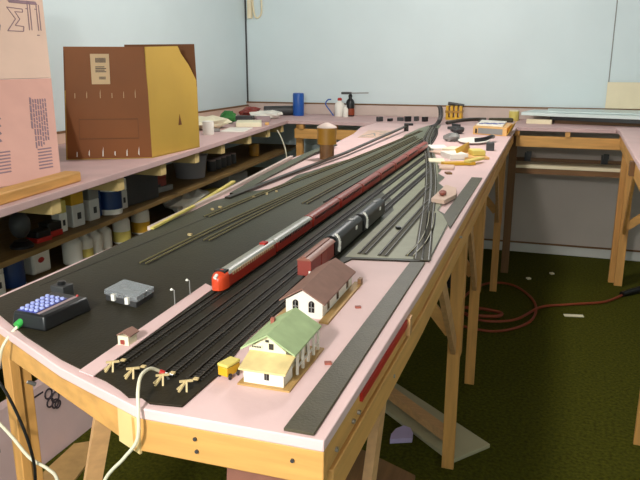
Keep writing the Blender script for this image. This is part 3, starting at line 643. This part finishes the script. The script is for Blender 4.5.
single('tape_dispenser', MB().obox((-2.31, 4.50), .9, .11, .03, T, T+.022), 'grey', 'grey flat tool behind the white cup on the left bench', 'tool', (-2.31, 4.5, T), bevel=.004)
single('orange_block', MB().obox((-2.15, 5.15), .3, .03, .05, T, T+.02), 'orangeP', 'little orange block at the bench edge by the papers', 'block', (-2.15, 5.15, T), bevel=.003)
crumple('brown_bag', (-2.62, 5.88, T), (.09, .1, .045), 'maroon', 'small brown bundle near the wall corner on the bench', 'bundle', 5)
crumple('rag', (-2.40, 5.72, T), (.14, .12, .035), 'paper', 'pale grey rag on the bench before the wall corner', 'rag', 6)
single('figure_box', MB().obox((-2.3, 5.42), .5, .12, .06, T, T+.045), 'pinkish', 'small pinkish box between the rag and the orange block', 'box', (-2.3, 5.42, T), bevel=.004)
single('dark_tray', MB().obox((-2.50, 5.48), .2, .16, .1, T, T+.04), 'darkgrey', 'dark tray behind the green wrapper near the corner', 'tray', (-2.5, 5.48, T), bevel=.004)
t = thing('spray_can', 'dark cylinder lying on the bench at the corner, left of the blue tumbler', 'can', (-2.4, 6.1, T))
mk('body', MB().tube([(-2.54, 6.02, T+.045), (-2.31, 6.16, T+.045)], .045, 16), 'darkgrey', t); mk('cap', MB().tube([(-2.31, 6.16, T+.045), (-2.27, 6.185, T+.045)], .046, 16), 'black', t)
# blue tumbler, bottles at the back
can(-2.24, 6.14, T+.0, .053, .2, 'blue', 'tumbler', 'tall bright blue tumbler on the bench near the wall corner', 'tumbler')
bottle(-1.84, 6.16, T, .045, .17, 'paper', 'white bottle with a red cap on the back bench', 'redP')
bottle(-1.755, 6.22, T, .04, .2, 'black', 'dark bottle with an orange label on the back bench', 'black', 'orange')
bottle(-1.765, 6.10, T, .024, .11, 'paper', 'small white bottle before the dark bottle on the back bench', 'white')
single('wire_loop', MB().tube(spline([(-1.90, 6.16, T+.006), (-1.93, 6.15, T+.05), (-1.97, 6.14, T+.11), (-1.95, 6.14, T+.15), (-1.92, 6.15, T+.155)]), .006, 8), 'blue', 'thin blue wire loop standing beside the white bottle', 'wire', (-1.86, 6.16, T))
t = thing('pliers', 'dark pliers laid across the bottle tops on the back bench', 'pliers', (-1.73, 6.2, T+.18))
mk('jaws', MB().beam((-1.83, 6.19, T+.212), (-1.74, 6.2, T+.212), .05, .02), 'darkgrey', t); mk('handle', MB().beam((-1.74, 6.2, T+.212), (-1.58, 6.21, T+.216), .012, .01), 'grey', t)
# amber tin by the table edge
t = thing('tin', 'yellow and brown tin with a pale domed lid at the left table edge', 'tin', (-1.09, 3.42, T))
mk('body', MB().lathe((-1.09, 3.42, T), [(.038, 0), (.038, .08)], 20), 'wooddz', t)
mk('sleeve', MB().lathe((-1.09, 3.42, T+.078), [(.05, 0), (.05, .085)], 20), 'amber', t); mk('lid', MB().lathe((-1.09, 3.42, T+.163), [(.053, 0), (.048, .008), (.010, .026)], 20), 'strippale', t)

# ------------------------------------------------------------------ junk on far foam
R = random.Random(12)
for k, (x, y) in enumerate(((-1.36, 5.75), (-1.28, 5.8), (-1.20, 5.85), (-1.13, 5.82), (-1.07, 5.9), (-.99, 5.86))):
    single('track_part', MB().obox((x, y), R.uniform(0, 2), .055, .03, T, T+.02+.03*R.random()), 'black' if k % 2 else 'darkgrey',
           'small dark part in the row on the pink foam before the back wall', 'model part', (x, y, T), 'dark parts before the back wall', bevel=.003)
single('switch_machine', MB().obox((-1.05, 5.45), .3, .07, .035, T, T+.018), 'black', 'small black part alone on the wide pink foam', 'model part', (-1.05, 5.45, T), bevel=.003)
t = thing('paper_plan', 'pale paper with dark sketch lines on the wide pink foam', 'paper', (-1.13, 4.7, T))
mk('sheet', MB().obox((-1.13, 4.72), .1, .2, .5, T, T+.002), 'foamlight', t)
pm = MB()
for a, b in (((-1.2, 4.55), (-1.16, 4.75)), ((-1.16, 4.75), (-1.12, 4.6)), ((-1.13, 4.8), (-1.06, 4.9)), ((-1.2, 4.5), (-1.09, 4.52)), ((-1.10, 4.65), (-1.06, 4.9)), ((-1.18, 4.85), (-1.12, 4.93))): pm.beam((*a, T+.0025), (*b, T+.0025), .012, .001)
mk('sketch_lines', pm, 'grey', t)
t = thing('flex_track', 'dark flexible track end curving upwards beyond the yard', 'track', (-.83, 5.5, ZM))
cp = spline([(-.85, 5.35, ZM+.002), (-.83, 5.52, ZM+.012), (-.815, 5.57, ZM+.06), (-.82, 5.58, ZM+.12), (-.835, 5.585, ZM+.145)])
for sg in (-.016, .016): mk('rail', MB().tube([p+Vector((sg, 0, .002)) for p in cp], .0035, 6), 'rail', t)
mk('sleepers', MB().tube(cp, .012, 6), 'darkgrey', t)
single('flex_track', MB().tube(spline([(-.77, 5.62, T+.0145), (-.70, 5.9, T+.0145), (-.60, 6.05, T+.0145), (-.50, 6.08, T+.0145)]), .014, 6), 'rail', 'curved dark track piece on the foam behind the open kit box', 'track', (-.7, 5.8, T))
t = thing('wire_basket', 'yellow open block basket on the back bench left of centre', 'basket', (-.78, 6.15, T))
mk('base', MB().box(-.85, -.71, 6.1, 6.2, T, T+.02), 'yellow', t)
for i in range(4): mk('slat', MB().box(-.85+.0387*i, -.828+.0387*i, 6.1, 6.2, T+.02, T+.12), 'yellow', t)
mk('rim', MB().box(-.855, -.705, 6.095, 6.205, T+.06, T+.08), 'amber', t); mk('top_tool', MB().tube([(-.84, 6.15, T+.14), (-.70, 6.16, T+.12)], .014, 8), 'darkgrey', t)
single('dark_switch', MB().obox((-.46, 5.75), .2, .14, .06, T, T+.03), 'black', 'black flat switch box behind the open kit box', 'switch', (-.46, 5.75, T), bevel=.004)
single('olive_tool', MB().obox((-.37, 6.0), .3, .2, .06, T, T+.035), 'strip', 'olive grey lumpy tool on the back bench beside the pale yellow jar', 'tool', (-.37, 6.0, T), bevel=.01)
can(-.275, 6.2, T, .042, .08, 'yellowpale', 'jar', 'pale yellow jar on the back bench left of the blue-white sheets', 'jar', lid='papercream')
# open kit box
t = thing('kit_box', 'open orange card kit box with a white and blue lid at the table corner', 'box', (-.37, 5.1, T))
kb = [(-.49, 4.93), (-.255, 4.86), (-.24, 5.28), (-.485, 5.35)]
mk('tray', MB().prism(kb, T, T+.055), 'orangeP', t, bevel=.002)
mk('lid', MB().prism([(-.475, 5.0), (-.29, 4.94), (-.285, 5.33), (-.475, 5.40)], T+.056, T+.064), 'paper', t)
lp = MB(); R2 = random.Random(5)
for k in range(9):
    a = (-.45+.018*k, 5.06+.03*(k % 3)); lp.obox(a, R2.uniform(-.3, .5), .028, .05, T+.064, T+.0655)
mk('lid_print', lp, 'keypad', t)
mk('front_window', MB().ext([(-.455, 4.919, T+.008), (-.285, 4.868, T+.008), (-.285, 4.868, T+.046), (-.455, 4.919, T+.046)], (0, -.002, 0)), 'grey', t)
mk('dark_corner', MB().ext([(-.475, 4.925, T+.01), (-.462, 4.921, T+.01), (-.462, 4.921, T+.04), (-.475, 4.925, T+.04)], (0, -.003, 0)), 'black', t)
mk('end_flap', MB().ext([(-.255, 4.86, T+.01), (-.24, 5.28, T+.01), (-.215, 5.28, T+.075), (-.225, 4.86, T+.075)], (.004, 0, 0)), 'yellow', t)
single('gear_lump', MB().blob((-.60, 4.93, T+.025), .05, .06, .028, .3, 9, 5, 8), 'darkgrey', 'dark grey lump of parts beside the kit box', 'model part', (-.6, 4.93, T), smooth=False)
single('gear_lump', MB().blob((-.575, 4.45, T+.025), .05, .07, .03, .3, 9, 5, 9), 'grey', 'mottled grey lump of parts left of the white plate', 'model part', (-.575, 4.45, T), smooth=False)
single('rail_joiner_bundle', MB().beam((-.70, 5.25, T+.012), (-.60, 5.2, T+.012), .05, .018).beam((-.68, 5.3, T+.03), (-.62, 5.22, T+.03), .02, .02), 'darkgrey', 'dark flat bundle where the diagonal tracks end', 'model part', (-.65, 5.2, T))
t = thing('plate', 'white oval plate holding a dark tool in front of the kit box', 'plate', (-.43, 4.42, T))
m = MB(); m.lathe((0, 0, 0), [(.06, 0), (.1, .012), (.104, .016), (.1, .017), (.06, .006)], 24); m.v = [(-.43+a*.95, 4.42+b*1.6, T+c) for a, b, c in m.v]
mk('dish', m, 'paper', t); 
single('black_tool', MB().tube(spline([(-.42, 4.35, T+.022), (-.36, 4.36, T+.03), (-.325, 4.42, T+.04), (-.32, 4.52, T+.03)]), .013, 8), 'black', 'black curved tool lying over the white plate', 'tool', (-.38, 4.4, T+.02))
single('small_speaker', MB().obox((-.30, 4.05), .1, .045, .06, T, T+.045), 'darkgrey', 'little dark grey block near the right table edge', 'block', (-.30, 4.05, T), bevel=.004)
pcs = [((-.60, 4.05), .3, .10, .16, 'paper', .012, 'white torn paper scrap nearest the jagged end of the diagonal tracks'),
       ((-.535, 3.80), .9, .09, .13, 'foamlight', .014, 'pale pink offcut among the paper scraps'),
       ((-.49, 3.95), -.3, .10, .12, 'papercream', .02, 'cream paper box scrap left of the orange box'),
       ((-.455, 3.66), .5, .10, .15, 'paper', .03, 'white folded paper scrap in the middle of the scraps'),
       ((-.52, 3.48), .2, .08, .12, 'papercream', .012, 'cream paper scrap on the mat edge next to the yellow strip'),
       ((-.44, 3.28), .1, .07, .10, 'foamlight', .012, 'pale pink offcut nearest the dark strip among the scraps')]
for c, a, w, d, mm, h, lb in pcs: single('paper_scrap', MB().obox(c, a, w, d, T, T+h), mm, lb, 'scrap', (c[0], c[1], T), 'scraps on the foam at the far table', bevel=.003)
t = thing('orange_box', 'crumpled orange and yellow card box among the paper scraps', 'box', (-.36, 3.72, T))
mk('base', MB().obox((-.365, 3.72), .35, .13, .2, T, T+.012), 'orangeP', t)
mk('side', MB().ext([(-.43, 3.62, T+.01), (-.40, 3.9, T+.01), (-.41, 3.9, T+.06), (-.45, 3.64, T+.05)], (.004, 0, 0)), 'yellow', t)
mk('fold', MB().obox((-.345, 3.74), .35, .07, .1, T+.012, T+.04), 'yellowpale', t, bevel=.004)
single('yellow_strip', MB().beam((-.475, 3.38, T+.008), (-.33, 3.45, T+.008), .05, .014), 'yellow', 'flat yellow strip in front of the orange card box', 'strip', (-.4, 3.4, T))
single('yellow_strip', MB().beam((-.36, 3.40, T+.02), (-.30, 3.55, T+.02), .03, .012), 'yellowpale', 'short pale yellow strip touching the end of the yellow one', 'strip', (-.33, 3.4, T+.014))
single('dark_chip', MB().obox((-.41, 3.12), .4, .025, .04, T, T+.008), 'wooddx', 'tiny dark chip on the foam short of the scraps', 'chip', (-.41, 3.12, T))
single('foam_offcut', MB().prism([(-.375, 2.42), (-.325, 2.40), (-.30, 2.52), (-.315, 2.66), (-.365, 2.72)], T+.0055, T+.02), 'foamlight', 'pale pink offcut lying over the far dark strip', 'offcut', (-.34, 2.5, T+.005))
single('brown_lump', MB().blob((-.347, 2.50, T+.028), .014, .03, .009, .2, 8, 5, 4), 'brick', 'brown lump on the pale pink offcut', 'lump', (-.347, 2.5, T+.02))
single('track_spike', MB().obox((-.405, 1.99), .5, .012, .02, ZM, ZM+.008), 'black', 'black chip on the mat left of the diagonal tracks', 'chip', (-.405, 1.99, ZM))
for k, (x, y) in enumerate(((-1.02, 2.3), (-1.0, 2.38), (-.985, 2.44), (-1.07, 2.06), (-1.06, 2.1), (-.97, 1.72))):
    single('rail_clip', MB().obox((x, y), .3*k, .008, .012, ZM, ZM+.006), 'stopwood', 'tiny pale clip scattered on the left half of the mat', 'clip', (x, y, ZM), 'pale clips on the mat')
for x, y in ((-.345, 1.30), (-.322, 1.02)): single('foam_chip', MB().obox((x, y), .4, .012, .01, T, T+.003), 'brick', 'small brown chip on the foam, nearer the %s depot' % ('brown-roofed' if y > 1.2 else 'green-roofed'), 'chip', (x, y, T))

# blue-white sheets on the right back bench
t = thing('insulation_sheets', 'pale ice-blue sheets piled on the bench under the back wall, right side', 'foam sheets', (.4, 6.1, T))
mk('sheet', MB().prism([(-.21, 6.0), (.06, 5.92), (.69, 5.80), (1.3, 5.70), (1.3, 6.36), (-.12, 6.36)], T+.062, T+.088), 'sheet', t, bevel=.003)
mk('sheet', MB().prism([(.0, 6.02), (.72, 5.93), (1.3, 5.86), (1.3, 6.36), (.0, 6.36)], T+.089, T+.1), 'sheet', t, bevel=.003)
mk('shadow_gap', MB().prism([(.02, 5.97), (.70, 5.83), (1.25, 5.8), (1.25, 6.3), (.05, 6.3)], T+.03, T+.061), 'black', t)  # black slab stands for the shadow gap beneath the sheets
mk('spacer', MB().prism([(.06, 6.0), (1.2, 5.9), (1.2, 6.3), (.06, 6.3)], T, T+.03), 'wooddx', t)
single('wood_block', MB().obox((-.06, 5.95), -.1, .2, .05, T, T+.035), 'cream', 'cream wood block under the left end of the ice-blue sheets', 'block', (-.06, 5.95, T))
single('wall_panel', MB().box(.462, 1.5, YB-.035, YB-.028, 1.329, 1.547), 'cream', 'beige panel standing against the back wall at the right edge', 'panel', (.9, YB-.03, 1.329))
single('brown_jar', MB().lathe((.66, 4.65, T), [(.04, 0), (.045, .02), (.04, .05), (.02, .06)], 14), 'brick', 'reddish jar on the bench at the right edge', 'jar', (.66, 4.65, T))
t = thing('hanging_cable', 'cream looped cable hanging from the top of the wall corner', 'cable', (-2.79, 6.37, 2.2))
mk('loop', MB().tube(spline([(-2.80, 6.385, 2.45), (-2.79, 6.385, 2.25), (-2.77, 6.385, 2.14), (-2.73, 6.385, 2.13), (-2.70, 6.385, 2.2), (-2.715, 6.385, 2.45)]), .009, 8), 'cream', t)
mk('box', MB().box(-2.84, -2.80, 6.36, 6.398, 2.12, 2.45), 'cream', t)

# ------------------------------------------------------------------ shelf items
Zs = .935
t = thing('camera', 'black rounded camera-like gadget on the upper shelf at the left end', 'gadget', (-2.13, 2.31, Zs))
mk('base', MB().lathe((-2.13, 2.31, Zs), [(.05, 0), (.05, .01), (.03, .03)], 18), 'black', t); mk('head', MB().blob((-2.13, 2.31, Zs+.1), .045, .045, .06, .02, 14, 8), 'darkgrey', t)
single('white_card', MB().box(-2.2, -2.195, 2.05, 2.15, Zs, Zs+.11), 'papercream', 'cream card at the near end of the upper shelf', 'card', (-2.2, 2.1, Zs))
for k, (x, y, hh) in enumerate(((-2.13, 2.42, .035), (-2.15, 2.52, .045))): 
    t = thing('tool_case', 'red and black tool case on the upper shelf, %s the black gadget' % ('beside' if k == 0 else 'second from'), 'case', (x, y, Zs), 'red and black cases')
    mk('case', MB().obox((x, y), 1.45, .085, .07, Zs, Zs+hh*.6), 'redP', t, bevel=.004); mk('top', MB().obox((x, y), 1.45, .08, .065, Zs+hh*.6, Zs+hh*1.5), 'black', t, bevel=.004)
def carton(name, x, y, w, d, h, m1, m2, label, cat='carton', z=Zs, a=1.5, cap=None):
    t = thing(name, label, cat, (x, y, z))
    mk('body', MB().obox((x, y), a, w, d, z, z+h*.6), m1, t, bevel=.004); mk('top_band', MB().obox((x, y), a, w*.995, d*.995, z+h*.6, z+h), m2, t, bevel=.004)
    if cap: mk('cap', MB().lathe((x, y, z+h), [(d*.2, 0), (d*.2, .02)], 12), cap, t)
    mk('print', MB().obox((x+d*.5, y), a, w*.3, .003, z+h*.2, z+h*.38), 'darkgrey', t)
carton('adhesive_tube', -2.16, 2.60, .05, .05, .15, 'paper', 'yellowpale', 'slim cream and yellow bottle with a red cap on the upper shelf', 'bottle', cap='redP')
carton('glue_jug', -2.17, 2.72, .085, .06, .18, 'white', 'yellow', 'white and yellow jug on the upper shelf left of the striped one', 'jug')
carton('striped_jug', -2.18, 2.86, .075, .06, .178, 'white', 'grey', 'white jug with grey stripes on the upper shelf', 'jug')
single('navy_bottle', MB().lathe((-2.2, 2.945, Zs), [(.022, 0), (.022, .14), (.012, .17), (.012, .19)], 14), 'navy', 'slim navy bottle between the striped jug and the paint can', 'bottle', (-2.2, 2.945, Zs))
can(-2.17, 3.02, Zs, .06, .16, 'paper', 'paint_can', 'white paint can with a blue label on the upper shelf', 'paint can', 'navy', 'white')
carton('small_carton', -2.19, 3.14, .06, .05, .165, 'white', 'paper', 'white carton with a red spot on the upper shelf next to the grey panel', 'carton', cap='redP')
single('grey_panel', MB().obox((-2.19, 3.34), 1.52, .3, .04, Zs, Zs+.185), 'darkgrey', 'dark grey box panel on the upper shelf past the paint can', 'box', (-2.19, 3.34, Zs), bevel=.003)
carton('flat_box', -2.3, 3.62, .2, .1, .12, 'maroon', 'redroof', 'dark red box with a white band on the upper shelf', 'box')
single('white_band_box', MB().obox((-2.24, 3.66), 1.5, .18, .03, Zs+.0, Zs+.03), 'grey', 'flat grey case in front of the dark red box', 'case', (-2.24, 3.66, Zs))
single('plastic_tub', MB().lathe((-2.34, 4.2, Zs), [(.10, 0), (.12, .15), (.126, .155), (.12, .16)], 20), 'translucent', 'milky plastic tub on the upper shelf', 'tub', (-2.34, 4.2, Zs))
for k in range(5): can(-2.32-.006*k, 4.48+.1*k, Zs, .034, .075, 'darkgrey', 'paint_jar', 'small dark jar in the row of five on the upper shelf', 'jar', lid='pinkish', group='dark jars on the upper shelf')
can(-2.36, 5.35, Zs, .045, .09, 'amber', 'amber_jar', 'amber jar at the far end of the upper shelf', 'jar')
Zl = .70
can(-2.33, 2.44, Zl, .06, .16, 'navy', 'paint_can', 'navy paint can with a white lid on the lower shelf', 'paint can', None, 'white')
carton('white_box', -2.32, 2.30, .07, .1, .16, 'paper', 'white', 'white carton on the lower shelf next to the navy paint can', 'carton', z=Zl)
t = thing('plaster_bag', 'white paper bag with red top and red spot on the lower shelf', 'bag', (-2.36, 2.64, Zl))
mk('body', MB().obox((-2.36, 2.64), 1.5, .12, .08, Zl, Zl+.13), 'paper', t, bevel=.012); mk('top', MB().obox((-2.36, 2.64), 1.5, .115, .05, Zl+.13, Zl+.17), 'redP', t, bevel=.008)
mk('emblem', MB().blob((-2.318, 2.63, Zl+.07), .004, .022, .014, 0, 10, 6), 'redP', t)
for k, (x, y, r, h) in enumerate(((-2.29, 2.83, .05, .17), (-2.30, 2.94, .045, .15), (-2.31, 3.04, .045, .15), (-2.32, 3.14, .045, .15))):
    bottle(x, y, Zl, r, h, 'paper', 'white bottle on the lower shelf, %s of four from the red-topped bag' % ('first', 'second', 'third', 'fourth')[k], 'white', 'yellowpale' if k == 1 else None, 'white bottles on the lower shelf')
bottle(-2.29, 3.27, Zl, .05, .2, 'paper', 'larger white bottle with a yellow-green label on the lower shelf', 'white', 'yellowpale')
bottle(-2.31, 3.50, Zl, .055, .21, 'paper', 'larger white bottle with a yellow foot at the far end of the lower shelf bottles', 'white', 'yellow')
crumple('white_cloth', (-2.36, 4.15, Zl), (.14, .2, .075), 'paper', 'crumpled white cloth on the lower shelf', 'cloth', 11)
crumple('dark_rag', (-2.62, 3.9, Zl), (.1, .1, .09), 'darkgrey', 'dark crumpled rag between the bottle and the white cloth', 'rag', 13)
single('storage_bin', MB().obox((-2.38, 4.85), 1.5, .3, .22, Zl, Zl+.17), 'grey', 'grey storage bin on the lower shelf', 'bin', (-2.38, 4.85, Zl), bevel=.01)
single('yellow_block', MB().obox((-2.36, 4.52), 1.4, .14, .05, Zl, Zl+.09), 'yellowpale', 'pale yellow block in front of the grey bin on the lower shelf', 'block', (-2.36, 4.52, Zl))
single('hanging_wire', MB().tube(spline([(-2.145, 5.35, 1.16), (-2.10, 5.35, 1.08), (-2.06, 5.34, .95), (-2.08, 5.33, .82), (-2.14, 5.33, .75), (-2.2, 5.3, .71)]), .006, 6), 'cordwhite', 'pale wire hanging under the far end of the left bench', 'wire', (-2.1, 5.35, 1))

# ------------------------------------------------------------------ floor items
t = thing('hardboard_sheet', 'pale hardboard sheet lying on the carpet under the train table', 'board', (-.5, 3.1, 0))
mk('sheet', MB().prism([(-.129, 2.884), (-.277, 2.70), (-.99, 3.35), (-.86, 3.52)], .001, .02), 'hard', t, bevel=.002)
single('wood_batten', MB().beam((-.318, 2.83, .06), (-.78, 3.27, .06), .05, .045), 'woodpx', 'pinkish wood batten lying on the pale hardboard sheet', 'batten', (-.5, 2.95, .037))
mm = MB().prism([(-.06, -.045), (.06, -.045), (.06, .0), (.04, .05), (.0, .075), (-.04, .05), (-.06, 0)], .001, .025)
mm.v = [(-.53+a*.8+b*-.1, 2.84+b+a*.35, c) for a, b, c in mm.v]
single('foam_offcut', mm, 'lav', 'lavender rounded foam offcut on the carpet under the table', 'offcut', (-.53, 2.84, 0))
single('plywood_sheet', MB().ext([(-.62, 1.15, .42), (-.30, 1.25, .30), (-.34, 2.1, .30), (-.70, 2.1, .42)], (0, 0, .012)), 'wooddy', 'brown hardboard panel stored under the front of the train table', 'panel', (-.5, 1.6, .3))
single('plywood_sheet', MB().ext([(-.52, 1.02, 1.0), (-.36, 1.02, 1.0), (-.36, .93, .3), (-.52, .93, .3)], (0, .012, 0)), 'maroonroof', 'pinkish brown sheet leaning under the front beam of the train table', 'panel', (-.44, 1, .3))
cord = [(-.62, 4.45, .012), (-.45, 4.33, .012), (-.2, 4.30, .012), (.0, 4.55, .012), (.02, 4.95, .012), (-.14, 5.3, .012), (-.34, 5.30, .012), (-.47, 4.98, .014), (-.48, 4.62, .02), (-.32, 4.42, .03), (-.1, 4.5, .03), (.06, 4.85, .014), (.25, 4.98, .012), (.5, 5.12, .012), (.64, 5.32, .012)]
t = thing('extension_cord', 'orange extension cord looped on the green carpet', 'cord', (0, 4.8, 0))
mk('cord', MB().tube(spline(cord), .009, 8), 'orange', t)
mk('coil', MB().tube(spline([(-.50, 4.55, .03), (-.38, 4.47, .04), (-.22, 4.5, .04), (-.2, 4.58, .04), (-.35, 4.62, .04), (-.5, 4.62, .03)]), .012, 8), 'orange', t)
mk('plug', MB().tube([(.64, 5.32, .02), (.80, 5.50, .02)], [.022, .028], 10), 'black', t)
single('carpet_scrap', MB().obox((.285, 4.78), .2, .13, .04, .001, .006), 'papercream', 'pale paper strip on the carpet near the orange cord', 'scrap', (.285, 4.78, 0))
for k, (x, y) in enumerate(((-.04, 5.55), (.14, 5.75))): single('carpet_chip', MB().obox((x, y), .5, .03, .03, .001, .012), 'papercream', 'tiny pale chip on the dark carpet, %s the back wall' % ('nearer' if k else 'farther from'), 'chip', (x, y, 0))
single('dark_can', MB().lathe((-.62, 5.2, 0), [(.08, 0), (.085, .2), (.05, .26)], 16), 'black', 'black canister on the carpet behind the table legs', 'canister', (-.62, 5.2, 0))
fs = thing('foam_board', 'pink foam sheet with black print standing on the carpet below the left bench', 'foam board', (-2.0, 2.2, 0), 'pink foam sheets')
mk('sheet', MB().prism([(-1.98, 1.55), (-2.03, 1.55), (-2.03, 2.85), (-1.98, 2.85)], .002, .37), 'foam', fs)
pm = MB()
for (y, z, r) in ((2.20, .31, .022), (2.24, .275, .024), (2.25, .235, .018), (2.205, .265, .02), (2.235, .245, .02)):
    pm.tube([(-1.979, y+r*math.cos(a*.5236), z+r*math.sin(a*.5236)) for a in range(13)], .004, 6)
mk('black_print', pm, 'printdark', fs); pm = MB()
pm.box(-1.98, -1.9785, 2.08, 2.17, .33, .338)
mk('print_bar', pm, 'printdark', fs)
mk('print_bar', MB().box(-1.98, -1.9785, 1.84, 1.9, .2, .24), 'printdark', fs)
single('card_sheet', MB().prism([(-1.93, 2.0), (-1.76, 2.0), (-1.80, 2.2), (-1.90, 2.34), (-1.955, 2.3)], .001, .012), 'tan', 'brown cardboard sheet on the carpet below the left table corner', 'cardboard', (-1.5, 2.0, 0))

# ------------------------------------------------------------------ light and camera
def area(name, loc, size, sy, power, col, rot=(0, 0, 0)):
    l = bpy.data.lights.new(name, 'AREA'); l.shape = 'RECTANGLE'; l.size = size; l.size_y = sy; l.energy = power; l.color = col
    o = bpy.data.objects.new(name, l); COL.objects.link(o); o.location = loc; o.rotation_euler = rot; return o
def bulb(name, loc, r, power, col):
    l = bpy.data.lights.new(name, 'POINT'); l.shadow_soft_size = r; l.energy = power; l.color = col
    o = bpy.data.objects.new(name, l); COL.objects.link(o); o.location = loc; return o
bulb('ceiling_lamp', (-.80, 4.0, 2.9), .14, 106, (1, .985, .96))
bulb('ceiling_lamp', (-.58, -.85, 2.3), .10, 190, (1, .965, .92))
w = bpy.data.worlds.new('world'); SC.world = w; w.use_nodes = True
w.node_tree.nodes['Background'].inputs['Color'].default_value = (.8, .9, 1, 1); w.node_tree.nodes['Background'].inputs['Strength'].default_value = .12

cam = bpy.data.cameras.new('camera'); co = bpy.data.objects.new('camera', cam); COL.objects.link(co)
cam.sensor_width = 36; cam.lens = 680/640*36; cam.clip_start = .05
co.matrix_world = Matrix(((0.94964651, -0.07976062, 0.30300123, 0), (0.31332332, 0.24174515, -0.91836146, 0), (0, 0.96705611, 0.2545633, 1.72), (0, 0, 0, 1)))
SC.camera = co
SC.view_settings.view_transform = 'Standard'; SC.view_settings.look = 'None'; SC.view_settings.exposure = 0; SC.view_settings.gamma = 1
SC.view_settings.use_curve_mapping = False
